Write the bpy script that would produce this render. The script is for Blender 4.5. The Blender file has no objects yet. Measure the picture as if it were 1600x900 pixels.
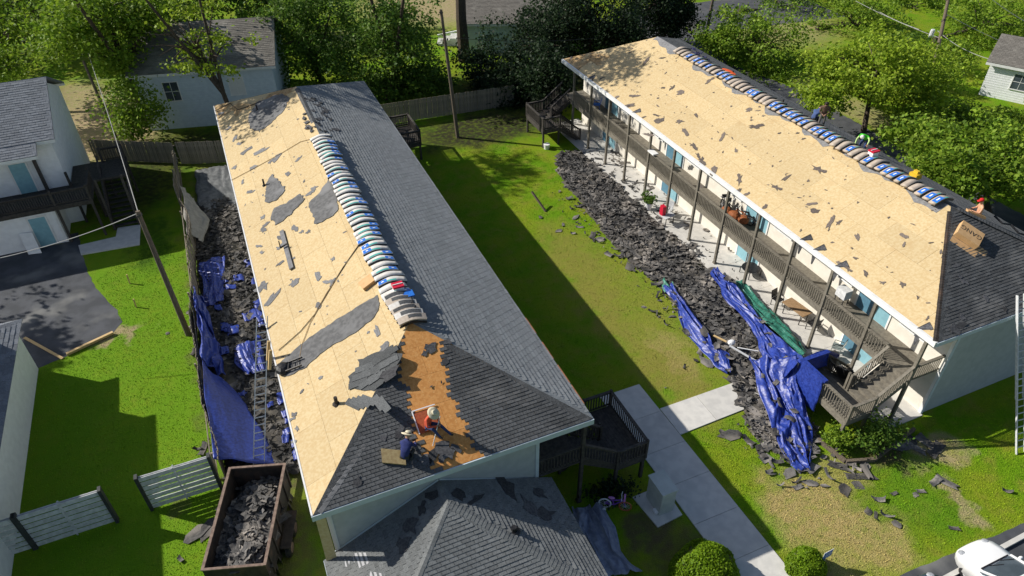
import bpy, math, random
import numpy as np
from mathutils import Vector, Matrix
S = bpy.context.scene
C = S.collection
# ---------------------------------------------------------------- camera, world, sun, exposure
cam = bpy.data.objects.new('camera', bpy.data.cameras.new('camera')); C.objects.link(cam)
cam.data.sensor_width = 36; cam.data.lens = 36*1116.4/1600
cam.data.clip_start = .5; cam.data.clip_end = 1500
cp, rl, yw = math.radians(38.38), math.radians(.615), math.radians(-22.81)
f_ = Vector((-math.sin(yw)*math.cos(cp), math.cos(yw)*math.cos(cp), -math.sin(cp)))
r_ = Vector((math.cos(yw), math.sin(yw), 0)); d_ = f_.cross(r_)
r2 = math.cos(rl)*r_+math.sin(rl)*d_; d2 = -math.sin(rl)*r_+math.cos(rl)*d_
Mc = Matrix((r2, -d2, -f_)).transposed().to_4x4(); Mc.translation = (0, 0, 26)
cam.matrix_world = Mc
S.camera = cam
S.render.resolution_x = 1024; S.render.resolution_y = 576
SUN = Vector((-1.155, .90, 1)).normalized()             # towards the sun
w = bpy.data.worlds.new('World'); S.world = w; w.use_nodes = True
nt = w.node_tree; bg = nt.nodes['Background']
sky = nt.nodes.new('ShaderNodeTexSky'); sky.sky_type = 'NISHITA'; sky.sun_disc = False
sky.sun_elevation = math.asin(SUN.z); sky.sun_rotation = math.atan2(SUN.x, SUN.y)
nt.links.new(sky.outputs[0], bg.inputs[0]); bg.inputs[1].default_value = .072
sun = bpy.data.objects.new('sun', bpy.data.lights.new('sun', 'SUN')); C.objects.link(sun)
sun.data.energy = 4.5; sun.data.angle = math.radians(.53); sun.data.color = (1, .95, .86)
sun.rotation_euler = (-SUN).to_track_quat('-Z', 'Y').to_euler(); sun.location = (0, 0, 60)
S.view_settings.view_transform = 'Standard'; S.view_settings.look = 'None'
S.view_settings.exposure = .4; S.view_settings.gamma = 1; S.view_settings.use_curve_mapping = False

# ---------------------------------------------------------------- helpers
PI = math.pi
rnd = random.Random(7)
V = Vector
def wloc(o):
    p = V((0, 0, 0))
    while o is not None:
        p = p+o.location; o = o.parent
    return p
def tag(o, label=None, cat=None, group=None, kind=None):
    if label: o['label'] = label
    if cat: o['category'] = cat
    if group: o['group'] = group
    if kind: o['kind'] = kind
    return o
def thing(name, label, cat, loc=(0, 0, 0), group=None):
    o = bpy.data.objects.new(name, None); C.objects.link(o); o.location = loc; o.empty_display_size = .2
    return tag(o, label, cat, group)
def link(name, me, parent=None, kind=None):
    o = bpy.data.objects.new(name, me); C.objects.link(o)
    if parent is not None: o.parent = parent
    if kind: o['kind'] = kind
    return o
def dup(root, loc, rz=None, label=None, group=None, scale=None):
    def rec(o, par):
        c = o.copy(); C.objects.link(c)
        if par is not None: c.parent = par
        for k in list(o.children): rec(k, c)
        return c
    r = rec(root, None); r.location = loc
    if rz is not None: r.rotation_euler = (0, 0, rz)
    if scale: r.scale = (scale,)*3
    if label: r['label'] = label
    if group: r['group'] = group
    return r
class MB:
    def __init__(s): s.v = []; s.f = []; s.mi = []
    def add(s, vs, fs, mi=0):
        n = len(s.v); s.v += [tuple(p) for p in vs]; s.f += [tuple(i+n for i in f) for f in fs]; s.mi += [mi]*len(fs); return s
    def ob(s, o, a, b, c, mi=0):                                # box from corner o with edge vectors a, b, c (right handed)
        o, a, b, c = V(o), V(a), V(b), V(c)
        p = [o, o+a, o+a+b, o+b, o+c, o+a+c, o+a+b+c, o+b+c]
        return s.add(p, [(3, 2, 1, 0), (4, 5, 6, 7), (0, 1, 5, 4), (1, 2, 6, 5), (2, 3, 7, 6), (3, 0, 4, 7)], mi)
    def box(s, x0, x1, y0, y1, z0, z1, mi=0): return s.ob((x0, y0, z0), (x1-x0, 0, 0), (0, y1-y0, 0), (0, 0, z1-z0), mi)
    def bar(s, p, q, w, h=None, up=(0, 0, 1), mi=0):            # square bar centred on p-q
        p, q = V(p), V(q); h = w if h is None else h
        d = (q-p); u = V(up)
        if abs(d.normalized().dot(u)) > .98: u = V((0, 1, 0))
        a = d.cross(u).normalized(); b = a.cross(d).normalized()
        return s.ob(p-a*w/2-b*h/2, a*w, d, b*h, mi)
    def tube(s, pts, r, n=8, cap=True, mi=0):
        pts = [V(p) for p in pts]; rs = r if isinstance(r, (list, tuple)) else [r]*len(pts)
        vs = []; fs = []; m = len(pts); pa = None
        for i, p in enumerate(pts):
            d = (pts[min(i+1, m-1)]-pts[max(i-1, 0)]).normalized()
            if pa is None: pa = d.orthogonal().normalized()
            pa = (pa-d*pa.dot(d)).normalized(); b = d.cross(pa)
            vs += [p+(pa*math.cos(2*PI*k/n)+b*math.sin(2*PI*k/n))*rs[i] for k in range(n)]
        for i in range(m-1):
            for k in range(n):
                fs.append((i*n+k, i*n+(k+1) % n, (i+1)*n+(k+1) % n, (i+1)*n+k))
        if cap: fs += [tuple(range(n-1, -1, -1)), tuple((m-1)*n+k for k in range(n))]
        return s.add(vs, fs, mi)
    def prism(s, poly, d, mi=0):                                # polygon (3d, CCW about d) pushed along d
        poly = [V(p) for p in poly]; d = V(d); n = len(poly)
        return s.add(poly+[p+d for p in poly], [tuple(range(n-1, -1, -1)), tuple(range(n, 2*n))]+[(i, (i+1) % n, n+(i+1) % n, n+i) for i in range(n)], mi)
    def lathe(s, c, prof, n=16, axis=(0, 0, 1), mi=0):          # prof: (radius, height)
        c = V(c); ax = V(axis).normalized(); a = ax.orthogonal().normalized(); b = ax.cross(a)
        vs = []; fs = []; m = len(prof)
        for r, h in prof: vs += [c+ax*h+(a*math.cos(2*PI*k/n)+b*math.sin(2*PI*k/n))*r for k in range(n)]
        for i in range(m-1):
            for k in range(n): fs.append((i*n+k, i*n+(k+1) % n, (i+1)*n+(k+1) % n, (i+1)*n+k))
        fs += [tuple(range(n-1, -1, -1)), tuple((m-1)*n+k for k in range(n))]
        return s.add(vs, fs, mi)
    def ell(s, c, r, n=12, m=8, mi=0):
        prof = [(max(1e-3, math.sin(PI*i/m)), -math.cos(PI*i/m)) for i in range(m+1)]
        t = MB().lathe((0, 0, 0), prof, n); c = V(c)
        return s.add([(c.x+p[0]*r[0], c.y+p[1]*r[1], c.z+p[2]*r[2]) for p in t.v], t.f, mi)
    def mesh(s, name, mat, off=(0, 0, 0), smooth=False):
        me = bpy.data.meshes.new(name); off = V(off)
        me.from_pydata([(p[0]-off[0], p[1]-off[1], p[2]-off[2]) for p in s.v], [], s.f)
        mats = mat if isinstance(mat, (list, tuple)) else [mat]
        for m in mats: me.materials.append(m)
        if len(mats) > 1: me.polygons.foreach_set('material_index', s.mi)
        if smooth: me.polygons.foreach_set('use_smooth', [True]*len(s.f))
        me.update(); return me
    def build(s, name, mat, parent=None, kind=None, smooth=False):
        return link(name, s.mesh(name, mat, wloc(parent) if parent is not None else (0, 0, 0), smooth), parent, kind)
    def solo(s, name, mat, label, cat, group=None, smooth=False, kind=None):        # a thing that is one mesh, origin at its base
        vs = np.array(s.v); c = V(((vs[:, 0].min()+vs[:, 0].max())/2, (vs[:, 1].min()+vs[:, 1].max())/2, vs[:, 2].min()))
        o = link(name, s.mesh(name, mat, c, smooth)); o.location = c
        return tag(o, label, cat, group, kind)
def fastmesh(name, vs, quads, mat, smooth=False):
    me = bpy.data.meshes.new(name); n = len(vs); m = len(quads); k = quads.shape[1]
    me.vertices.add(n); me.vertices.foreach_set('co', vs.astype(np.float32).ravel())
    me.loops.add(m*k); me.loops.foreach_set('vertex_index', quads.astype(np.int32).ravel())
    me.polygons.add(m); me.polygons.foreach_set('loop_start', np.arange(0, m*k, k, dtype=np.int32))
    me.polygons.foreach_set('loop_total', np.full(m, k, dtype=np.int32))
    if smooth: me.polygons.foreach_set('use_smooth', np.ones(m, dtype=bool))
    me.materials.append(mat); me.update(calc_edges=True); me.validate(); return me
def clip(poly, box):                                            # Sutherland-Hodgman: poly against (u0,u1,v0,v1)
    def cut(P, f):
        out = []
        for i in range(len(P)):
            a, b = P[i-1], P[i]; fa, fb = f(a), f(b)
            if fa >= 0:
                if fb >= 0: out.append(b)
                else: t = fa/(fa-fb); out.append((a[0]+(b[0]-a[0])*t, a[1]+(b[1]-a[1])*t))
            elif fb >= 0:
                t = fa/(fa-fb); out.append((a[0]+(b[0]-a[0])*t, a[1]+(b[1]-a[1])*t)); out.append(b)
        return out
    u0, u1, v0, v1 = box; P = list(poly)
    for f in (lambda p: p[0]-u0, lambda p: u1-p[0], lambda p: p[1]-v0, lambda p: v1-p[1]):
        if P: P = cut(P, f)
    return P
def area(P): return sum(P[i-1][0]*P[i][1]-P[i][0]*P[i-1][1] for i in range(len(P)))/2
def inside(p, poly):
    c = False; n = len(poly); x, y = p[0], p[1]
    for i in range(n):
        x1, y1 = poly[i-1][:2]; x2, y2 = poly[i][:2]
        if (y1 > y) != (y2 > y) and x < (x2-x1)*(y-y1)/(y2-y1)+x1: c = not c
    return c
class Plane:                                                    # pts CCW seen from above, first edge is the eave
    def __init__(s, pts):
        s.p = [V(p) for p in pts]; s.o = s.p[0]; s.u = (s.p[1]-s.o).normalized()
        s.n = s.u.cross(s.p[-1]-s.o).normalized(); s.v = s.n.cross(s.u)
        s.poly = [s.uv(p) for p in s.p]
    def uv(s, p): d = V(p)-s.o; return (d.dot(s.u), d.dot(s.v))
    def P(s, u, v, h=0): return s.o+s.u*u+s.v*v+s.n*h
    def rot(s, a=0):                                            # rotation with z along the normal
        x = s.u*math.cos(a)+s.v*math.sin(a)
        return Matrix((x, s.n.cross(x), s.n)).transposed()
# ---------------------------------------------------------------- materials
MATS = {}
def mat(name, c, c2=None, scale=4, rough=.8, bump=0, bscale=30, rand=0, island=0, spec=.3, metal=0, detail=4, stretch=None, c3=None, s3=.4, t3=(.5, .7), contrast=(.35, .65)):
    m = bpy.data.materials.new(name); m.use_nodes = True; MATS[name] = m
    t = m.node_tree; N = t.nodes; L = t.links; b = N['Principled BSDF']
    b.inputs['Roughness'].default_value = rough; b.inputs['Specular IOR Level'].default_value = spec; b.inputs['Metallic'].default_value = metal
    tc = N.new('ShaderNodeTexCoord'); vec = tc.outputs['Object']
    if stretch:
        mp = N.new('ShaderNodeMapping'); mp.inputs['Scale'].default_value = stretch; L.new(vec, mp.inputs[0]); vec = mp.outputs[0]
    def noise(sc, det=detail):
        n = N.new('ShaderNodeTexNoise'); n.inputs['Scale'].default_value = sc; n.inputs['Detail'].default_value = det; L.new(vec, n.inputs['Vector']); return n.outputs[0]
    def mix(f, a, bb, blend='MIX'):
        x = N.new('ShaderNodeMix'); x.data_type = 'RGBA'; x.blend_type = blend
        for s_, val in ((x.inputs[0], f), (x.inputs[6], a), (x.inputs[7], bb)):
            if isinstance(val, (tuple, list)): s_.default_value = (*val[:3], 1)
            elif isinstance(val, (int, float)): s_.default_value = val
            else: L.new(val, s_)
        return x.outputs[2]
    def ramp(f, a, bb):
        r = N.new('ShaderNodeMapRange'); r.inputs[1].default_value = a; r.inputs[2].default_value = bb; r.interpolation_type = 'SMOOTHSTEP'; L.new(f, r.inputs[0]); return r.outputs[0]
    col = c
    if c2: col = mix(ramp(noise(scale), *contrast), c, c2)
    if c3: col = mix(ramp(noise(s3, 3), *t3), col, c3)
    for amt, src in ((rand, 'o'), (island, 'i')):
        if amt:
            o = N.new('ShaderNodeObjectInfo').outputs['Random'] if src == 'o' else N.new('ShaderNodeNewGeometry').outputs['Random Per Island']
            r = N.new('ShaderNodeMapRange'); r.inputs[3].default_value = 1-amt; r.inputs[4].default_value = 1+amt; L.new(o, r.inputs[0])
            hs = N.new('ShaderNodeHueSaturation'); L.new(r.outputs[0], hs.inputs['Value'])
            if isinstance(col, tuple): hs.inputs['Color'].default_value = (*col, 1)
            else: L.new(col, hs.inputs['Color'])
            col = hs.outputs[0]
    if isinstance(col, tuple): b.inputs['Base Color'].default_value = (*col, 1)
    else: L.new(col, b.inputs['Base Color'])
    if bump:
        bp = N.new('ShaderNodeBump'); bp.inputs['Strength'].default_value = bump; bp.inputs['Distance'].default_value = .02
        L.new(noise(bscale, 3), bp.inputs['Height']); L.new(bp.outputs[0], b.inputs['Normal'])
    m['nodes'] = 1
    return m
M_osb = mat('osb sheathing', (.57, .45, .26), (.51, .375, .195), 9, .85, .15, 60, rand=.06, stretch=(1, 1, 1), detail=8, c3=(.50, .36, .185), s3=1.3, t3=(.6, .8))
M_osbm = mat('mottled brown sheathing', (.42, .29, .15), (.30, .19, .085), 5, .88, .2, 60, rand=.12, detail=8, c3=(.55, .43, .25), s3=.7, t3=(.45, .6))  # browner, mottled panels for the far ends of both roofs
M_osbo = mat('old orange sheathing', (.60, .29, .09), (.50, .22, .06), 8, .85, .2, 60, rand=.08, detail=8, c3=(.6, .33, .12), s3=14, t3=(.58, .66))
M_under = mat('roof underlay', (.16, .10, .05), rough=.9)
M_sh = mat('grey asphalt shingle', (.215, .23, .24), (.18, .193, .203), 26, .92, .3, 160, rand=.1, island=.1, c3=(.225, .24, .25), s3=.35, t3=(.45, .8))
M_shd = mat('dark asphalt shingle', (.10, .104, .108), (.06, .063, .067), 20, .93, .3, 160, rand=.16, island=.22, c3=(.14, .14, .14), s3=.6, t3=(.5, .75))
M_scrap = mat('torn shingle scrap', (.085, .085, .09), (.045, .045, .05), 9, .93, .3, 120, rand=.45, island=.5)
M_scrapb = mat('brown grey torn scrap', (.17, .14, .12), (.11, .09, .078), 7, .93, .3, 90, rand=.3)
M_felt = mat('grey felt scrap', (.20, .20, .205), (.14, .14, .145), 7, .92, .2, 90, rand=.25)
M_white = mat('white painted trim', (.8, .8, .79), (.72, .72, .71), 3, .6, .05, 20)
M_fascia = mat('pale blue grey trim', (.50, .57, .62), (.46, .53, .58), 3, .6, .04, 20)
M_siding = mat('light grey siding', (.40, .43, .44), (.36, .39, .40), 3, .8, .1, 60)
M_cream = mat('cream painted wall', (.74, .70, .62), (.68, .64, .56), 2, .8, .08, 40)
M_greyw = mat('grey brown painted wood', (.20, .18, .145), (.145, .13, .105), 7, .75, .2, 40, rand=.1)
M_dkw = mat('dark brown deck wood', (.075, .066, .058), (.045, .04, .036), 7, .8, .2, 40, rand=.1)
M_teal = mat('pale teal door paint', (.24, .45, .52), (.21, .40, .47), 4, .5, .03, 20)
M_tealdk = mat('blue teal door paint', (.10, .22, .30), (.085, .19, .27), 4, .55, .03, 20)
M_conc = mat('pale concrete', (.60, .58, .54), (.52, .505, .475), 2.5, .9, .15, 50, rand=.05, detail=8, c3=(.47, .46, .44), s3=.7, t3=(.55, .75))
M_metal = mat('aluminium', (.66, .67, .68), (.55, .56, .57), 8, .45, metal=.15)
M_black = mat('black plastic', (.012, .012, .014), (.03, .03, .032), 8, .45, .2, 20)
M_steel = mat('dark steel', (.05, .05, .052), (.09, .085, .08), 9, .5, .1, 30, metal=.3)
M_glass = mat('dark window glass', (.05, .065, .08), (.08, .10, .12), 1.2, .1, spec=.6)
M_blind = mat('white window blind', (.75, .75, .73), (.66, .66, .64), 20, .6, stretch=(.1, .1, 4))
M_lum = mat('new pine lumber', (.62, .45, .23), (.52, .35, .16), 6, .75, .15, 30, stretch=(1, 8, 8))
M_card = mat('brown cardboard', (.60, .38, .19), (.54, .33, .155), 5, .8, .08, 30)
M_rust = mat('rusty brown steel', (.05, .04, .034), (.026, .022, .02), 4, .8, .3, 30, c3=(.085, .055, .04), s3=2, t3=(.5, .7))
M_fencew = mat('weathered fence wood', (.30, .26, .20), (.19, .165, .13), 7, .9, .3, 30, rand=.18, stretch=(6, 6, .7))
M_bark = mat('tree bark', (.10, .075, .055), (.05, .04, .03), 5, .95, .5, 20, stretch=(4, 4, .8))
M_pole = mat('weathered pole wood', (.17, .135, .10), (.10, .08, .06), 5, .9, .3, 30, stretch=(5, 5, .6))

# ---------------------------------------------------------------- the ground
def ground_mat(blade=False):
    m = bpy.data.materials.new('grass blade' if blade else 'lawn and yard ground'); m.use_nodes = True
    t = m.node_tree; N = t.nodes; L = t.links; b = N['Principled BSDF']; b.inputs['Roughness'].default_value = .95; b.inputs['Specular IOR Level'].default_value = .1
    pos = N.new('ShaderNodeNewGeometry').outputs['Position']
    def noise(sc, det=5):
        n = N.new('ShaderNodeTexNoise'); n.inputs['Scale'].default_value = sc; n.inputs['Detail'].default_value = det; L.new(pos, n.inputs['Vector']); return n
    def mix(f, a, bb):
        x = N.new('ShaderNodeMix'); x.data_type = 'RGBA'
        for s_, val in ((x.inputs[0], f), (x.inputs[6], a), (x.inputs[7], bb)):
            if isinstance(val, tuple): s_.default_value = (*val, 1)
            else: L.new(val, s_)
        return x.outputs[2]
    def rng(f, a, bb, o0=0., o1=1.):
        r = N.new('ShaderNodeMapRange'); r.interpolation_type = 'SMOOTHSTEP'
        for k, v_ in zip((1, 2, 3, 4), (a, bb, o0, o1)): r.inputs[k].default_value = v_
        L.new(f, r.inputs[0]); return r.outputs[0]
    def math_(op, a, bb):
        x = N.new('ShaderNodeMath'); x.operation = op; x.use_clamp = op != 'SUBTRACT'
        for i, v_ in enumerate((a, bb)):
            if isinstance(v_, (int, float)): x.inputs[i].default_value = v_
            else: L.new(v_, x.inputs[i])
        return x.outputs[0]
    n1 = noise(.45).outputs[0]; n2 = noise(3, 6).outputs[0]; n3 = noise(26, 4).outputs[0]; n4 = noise(1.2, 4).outputs[0]
    g = mix(rng(n1, .35, .65), (.125, .26, .006), (.205, .275, .014))       # green to yellow-green grass
    g = mix(rng(n4, .45, .75, 0, .75), g, (.235, .235, .035))
    g = mix(rng(n2, .5, .8, 0, .5), g, (.075, .195, .004))
    off = noise(.9, 4).outputs['Color']
    sub = N.new('ShaderNodeVectorMath'); sub.operation = 'SUBTRACT'; L.new(off, sub.inputs[0]); sub.inputs[1].default_value = (.5, .5, .5)
    sc = N.new('ShaderNodeVectorMath'); sc.operation = 'SCALE'; L.new(sub.outputs[0], sc.inputs[0]); sc.inputs[3].default_value = 3.2
    add = N.new('ShaderNodeVectorMath'); add.operation = 'ADD'; L.new(pos, add.inputs[0]); L.new(sc.outputs[0], add.inputs[1])
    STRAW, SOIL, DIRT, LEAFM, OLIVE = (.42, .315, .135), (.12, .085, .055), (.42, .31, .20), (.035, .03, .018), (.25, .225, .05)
    PATCH = [  # x, y, radius, elongation along y, colour, strength
        (-7.5, 30, 8.5, 2.2, (.135, .275, .012), .85), (22.5, 10.5, 3.4, .9, (.09, .20, .012), .6),
        (18.2, 11.5, 2.4, 1, STRAW, .9), (19.6, 9.2, 1.9, 1, STRAW, .8), (17.0, 8.6, 1.5, 1, STRAW, .7), (20.8, 12.2, 1.3, 1, STRAW, .5),
        (18, 26, 3.2, 3.2, (.245, .245, .045), .75), (17.4, 20.0, 1.3, 3, OLIVE, .9), (18.3, 22.0, 1.0, 2.4, STRAW, .45), (17.3, 31, 1.6, 3, OLIVE, .6), (16.6, 26, 1.2, 3, OLIVE, .7), (12.4, 12.2, 1.8, 1, SOIL, .6), (24.4, 9.3, .5, 2.5, DIRT, .7),
        (25.6, 11.6, 1.5, .7, DIRT, .75), (23.4, 12.6, 1.2, 1, SOIL, .9), (-8.9, 35.2, 1.9, .3, DIRT, .85), (-6.0, 22.5, .6, 1, SOIL, .5),
        (-9.5, 62.5, 5.5, 1.4, DIRT, 1), (-13, 70, 6, 1, DIRT, .8), (-2.4, 34, 2.6, 9, SOIL, 1), (27, 84, 12, .9, DIRT, .9), (12, 76, 4, 1, DIRT, .5),
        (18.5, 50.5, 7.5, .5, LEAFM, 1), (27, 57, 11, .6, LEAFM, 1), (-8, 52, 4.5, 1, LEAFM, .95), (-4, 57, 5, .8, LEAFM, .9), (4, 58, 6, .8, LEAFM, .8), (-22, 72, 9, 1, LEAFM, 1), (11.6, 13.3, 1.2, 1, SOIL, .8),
        (57, 62, 9, 1, DIRT, .6), (38.5, 30, 1.6, 14, LEAFM, .9), (49, 40, 2, 5, DIRT, .6), (-6.6, 44, 1.5, 2.5, (.03, .08, .006), .8)]
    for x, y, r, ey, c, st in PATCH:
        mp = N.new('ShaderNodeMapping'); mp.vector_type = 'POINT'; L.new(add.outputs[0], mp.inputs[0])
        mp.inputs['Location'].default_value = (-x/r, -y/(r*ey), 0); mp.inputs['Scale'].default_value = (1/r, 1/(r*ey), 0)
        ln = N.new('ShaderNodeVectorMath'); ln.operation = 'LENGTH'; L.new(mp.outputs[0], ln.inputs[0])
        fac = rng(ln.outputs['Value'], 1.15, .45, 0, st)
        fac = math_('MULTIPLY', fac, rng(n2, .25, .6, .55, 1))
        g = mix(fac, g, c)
    g2 = mix(rng(n3, .4, .75, 0, .5), g, (.03, .06, .003))
    if blade:
        hs = N.new('ShaderNodeHueSaturation'); L.new(rng(N.new('ShaderNodeNewGeometry').outputs['Random Per Island'], 0, 1, .95, 1.5), hs.inputs['Value']); L.new(g, hs.inputs['Color']); L.new(hs.outputs[0], b.inputs['Base Color']); return m
    L.new(g2, b.inputs['Base Color'])
    bp = N.new('ShaderNodeBump'); bp.inputs['Strength'].default_value = .8; bp.inputs['Distance'].default_value = .06
    L.new(noise(17, 6).outputs[0], bp.inputs['Height']); L.new(bp.outputs[0], b.inputs['Normal'])
    return m
M_ground = ground_mat()
gb = MB(); gb.add([(-500, -300, 0), (500, -300, 0), (500, 700, 0), (-500, 700, 0)], [(0, 1, 2, 3)])
gb.build('ground', M_ground, kind='structure')
M_asph = mat('dark asphalt', (.075, .08, .092), (.05, .054, .062), 1.1, .85, .25, 90, detail=8, c3=(.17, .17, .165), s3=.4, t3=(.5, .72))
M_road = mat('grey asphalt lane', (.085, .088, .095), (.06, .063, .07), 1.4, .9, .25, 90, detail=8, c3=(.13, .125, .12), s3=.3, t3=(.5, .75))
def sheet(name, pts, z, m, th=.0, jit=0, parent=None, kind='structure'):
    P = []
    for i in range(len(pts)):
        a, b = V((*pts[i-1][:2], z)), V((*pts[i][:2], z)); n = max(1, int((b-a).length/.35)) if jit else 1
        for k in range(n):
            q = a.lerp(b, k/n); P.append(q+V((rnd.uniform(-jit, jit), rnd.uniform(-jit, jit), 0)))
    mb = MB()
    if th: mb.prism([p-V((0, 0, th)) for p in P], (0, 0, th))
    else: mb.add(P, [tuple(range(len(P)))])
    return mb.build(name, m, parent, kind)
sheet('driveway', [(-30, 33.4), (-14, 33.4), (-12.3, 34.0), (-10, 34.75), (-8.9, 35.2), (-8.35, 36.2), (-8.6, 37.4), (-9.3, 39), (-9.9, 40.6), (-10.35, 42.5), (-10.6, 44.1), (-10.85, 46.15), (-30, 46.15)], .008, M_asph, jit=.04)
sheet('road', [(38.3, 12), (47.2, 12), (46.8, 30), (47.5, 46), (45.5, 54), (47, 62), (66, 60), (66, 70), (44, 72), (40, 62), (38.3, 50)], .008, M_road, jit=.08)
sheet('parking_lot', [(16.5, -8), (60, -8), (60, 8.6), (37, 7.9), (26, 7.45), (22.3, 7.6), (19, 7.75), (17.6, 7.2)], .008, M_asph, jit=.03)
kb = MB()
kp = [V((20.6, 6.85, .0)), V((26.2, 6.95, 0)), V((40, 7.4, 0))]
for a, b in zip(kp, kp[1:]):
    d = (b-a).normalized(); n_ = V((-d.y, d.x, 0)); kb.ob(a, (b-a), n_*.18, V((0, 0, .14)))
kb.build('kerb', M_conc, kind='structure')
# pavements made of slabs
def slabs(name, cells, m, th=.09, z=.055, label=None):
    root = bpy.data.objects.new(name, None); C.objects.link(root); root['kind'] = 'structure'; root.location = (*cells[0][0][:2], 0)
    for q in cells:
        c = sum((V((*p[:2], 0)) for p in q), V())/len(q)
        P = [V((*p[:2], z)) for p in q]
        P = [p+(V((c.x, c.y, z))-p).normalized()*.012 for p in P]
        MB().prism([p-V((0, 0, th)) for p in P], (0, 0, th)).build('slab', m, root)
    return root
xl, xr = 13.28, 15.5
ys = [20.55, 18.6, 16.6, 14.75, 12.75, 10.8, 8.9, 7.0, 5.1]
cells = [[(xl+.03*i, ys[i+1]), (xr+.03*i, ys[i+1]), (xr+.03*i-.03, ys[i]), (xl+.03*i-.03, ys[i])] for i in range(len(ys)-1)]
slabs('sidewalk', cells, M_conc)
slabs('footpath', [[(15.53, 17.0), (17.6, 17.05), (17.6, 18.75), (15.53, 18.75)], [(17.6, 17.05), (19.8, 17.1), (19.8, 18.75), (17.6, 18.75)], [(19.8, 17.1), (22, 17.1), (22, 18.75), (19.8, 18.75)], [(22, 17.1), (24.2, 17.1), (24.2, 18.75), (22, 18.75)]], M_conc)
slabs('patio', [[(24.25, 13.4+2.73*k), (26.72, 13.4+2.73*k), (26.72, 13.4+2.73*(k+1)), (24.25, 13.4+2.73*(k+1))] for k in range(13)], M_conc, z=.05)
sheet('front_walk', [(-10.9, 45.4), (-10.7, 44.2), (-7.3, 43.9), (-7.2, 46.4), (-8.6, 46.6), (-8.7, 45.5)], .06, M_conc, .07)
sheet('house_apron', [(-30, 46.15), (-10.9, 46.15), (-10.9, 46.25), (-11, 47.1), (-30, 47.1)], .03, M_road, .03)

# ---------------------------------------------------------------- roofs
def panels(pl, par, m, poly=None, h=0, w=2.44, d=1.22, keep=None, th=.014, alt=None):
    P = poly or pl.poly; us = [p[0] for p in P]; vs = [p[1] for p in P]
    v = min(vs); r = 0
    while v < max(vs):
        u = min(us)-(w/2 if r % 2 else 0)
        while u < max(us):
            q = clip(P, (u+.004, u+w-.004, v+.004, v+d-.004))
            if len(q) > 2 and abs(area(q)) > .02 and (keep is None or keep(u+w/2, v+d/2)):
                if area(q) < 0: q = q[::-1]
                hh = h+rnd.uniform(-.002, .003)
                MB().prism([pl.P(a, b, hh-th) for a, b in q], pl.n*th).build('osb_panel', alt[0] if alt and alt[1](u+w/2, v+d/2) else m, par)
            u += w
        v += d; r += 1
def shingles(pl, par, m, poly=None, ex=.142, w=.305, keep=None, nobj=0, cam_=V((0, 0, 26)), h0=.002, name='shingle', up=0):
    P = poly or pl.poly; us = [p[0] for p in P]; vs = [p[1] for p in P]; tabs = []
    v = min(vs); r = 0
    while v < max(vs)-.02:
        u = min(us)-w*((r*.37) % 1)
        while u < max(us):
            ww = w
            q = clip(P, (u+.006, u+ww-.006, v, v+ex))
            if len(q) > 2 and abs(area(q)) > .002 and (keep is None or keep(u+ww/2, v+ex/2)): tabs.append((u, v, ww, q))
            u += ww
        v += ex; r += 1
    full = lambda t: len(t[3]) == 4 and abs(abs(area(t[3]))-(t[2]-.012)*ex) < 1e-4
    tabs.sort(key=lambda t: ((pl.P(t[0], t[1])-cam_).length) if full(t) else 1e9)
    w0 = w-.012
    def tabmesh(mb, O, U, Vv, n, lift):
        lift += up; a = O+n*(h0+.018+lift); b = O+U*w0+n*(h0+.018+lift); c = O+U*w0+Vv*(ex+.02)+n*(h0+.001); d = O+Vv*(ex+.02)+n*(h0+.001)
        lo = -n*(.022+lift)
        mb.add([a, b, c, d, a+lo, b+lo], [(0, 1, 2, 3), (4, 5, 1, 0), (4, 0, 3), (5, 2, 1)])
    if nobj:
        mb = MB(); tabmesh(mb, V((0, 0, 0)), V((1, 0, 0)), V((0, 1, 0)), V((0, 0, 1)), 0); me = mb.mesh(name, m)
        R = pl.rot().to_4x4()
        for t in tabs[:nobj]:
            if not full(t): continue
            o = link(name, me, par); o.matrix_local = Matrix.Translation(pl.P(t[0]+.006, t[1])-wloc(par)) @ R
    mb = MB()
    for t in tabs[nobj:]:
        lift = rnd.choice((0, 0, .004, .008))
        if full(t): tabmesh(mb, pl.P(t[0]+.006, t[1]), pl.u, pl.v, pl.n, lift)
        else:
            q = t[3] if area(t[3]) > 0 else t[3][::-1]
            mb.prism([pl.P(a, b, -.003+h0) for a, b in q], pl.n*.012)
    if mb.v: mb.build(name+'_field', m, par, kind='stuff')
def caps(par, a, b, m, n1, n2, step=.145, w=.16, lift=.012, name='cap_shingle'):
    a, b = V(a), V(b); L_ = (b-a).length; d = (b-a)/L_
    s1 = d.cross(n1).normalized(); s2 = d.cross(n2).normalized()
    if s1.z > 0: s1 = -s1
    if s2.z > 0: s2 = -s2
    up = (n1+n2).normalized(); k = 0
    while k*step < L_-.05:
        o = a+d*k*step; e = min(step+.06, L_-k*step)
        wv = w*rnd.uniform(.92, 1.05); h1 = lift+.014; h2 = lift
        p = [o+up*h1, o+s1*wv+n1*h1, o+d*e+s1*wv+n1*h2, o+d*e+up*h2, o+s2*wv+n2*h1, o+d*e+s2*wv+n2*h2]
        lo = -up*.016
        mb = MB().add(p+[q+lo for q in (p[0], p[1], p[4])], [(0, 3, 2, 1), (0, 4, 5, 3), (6, 0, 1, 7), (6, 8, 4, 0), (1, 2, 7), (4, 8, 5)])
        mb.build(name, m, par); k += 1
def slab_of(pl, mb, h0=-.09, h1=-.016): mb.prism([p+pl.n*h0 for p in pl.p], pl.n*(h1-h0))

M_rusty = mat('copper brown bare wood', (.30, .13, .06), (.20, .085, .04), 6, .8)
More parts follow.
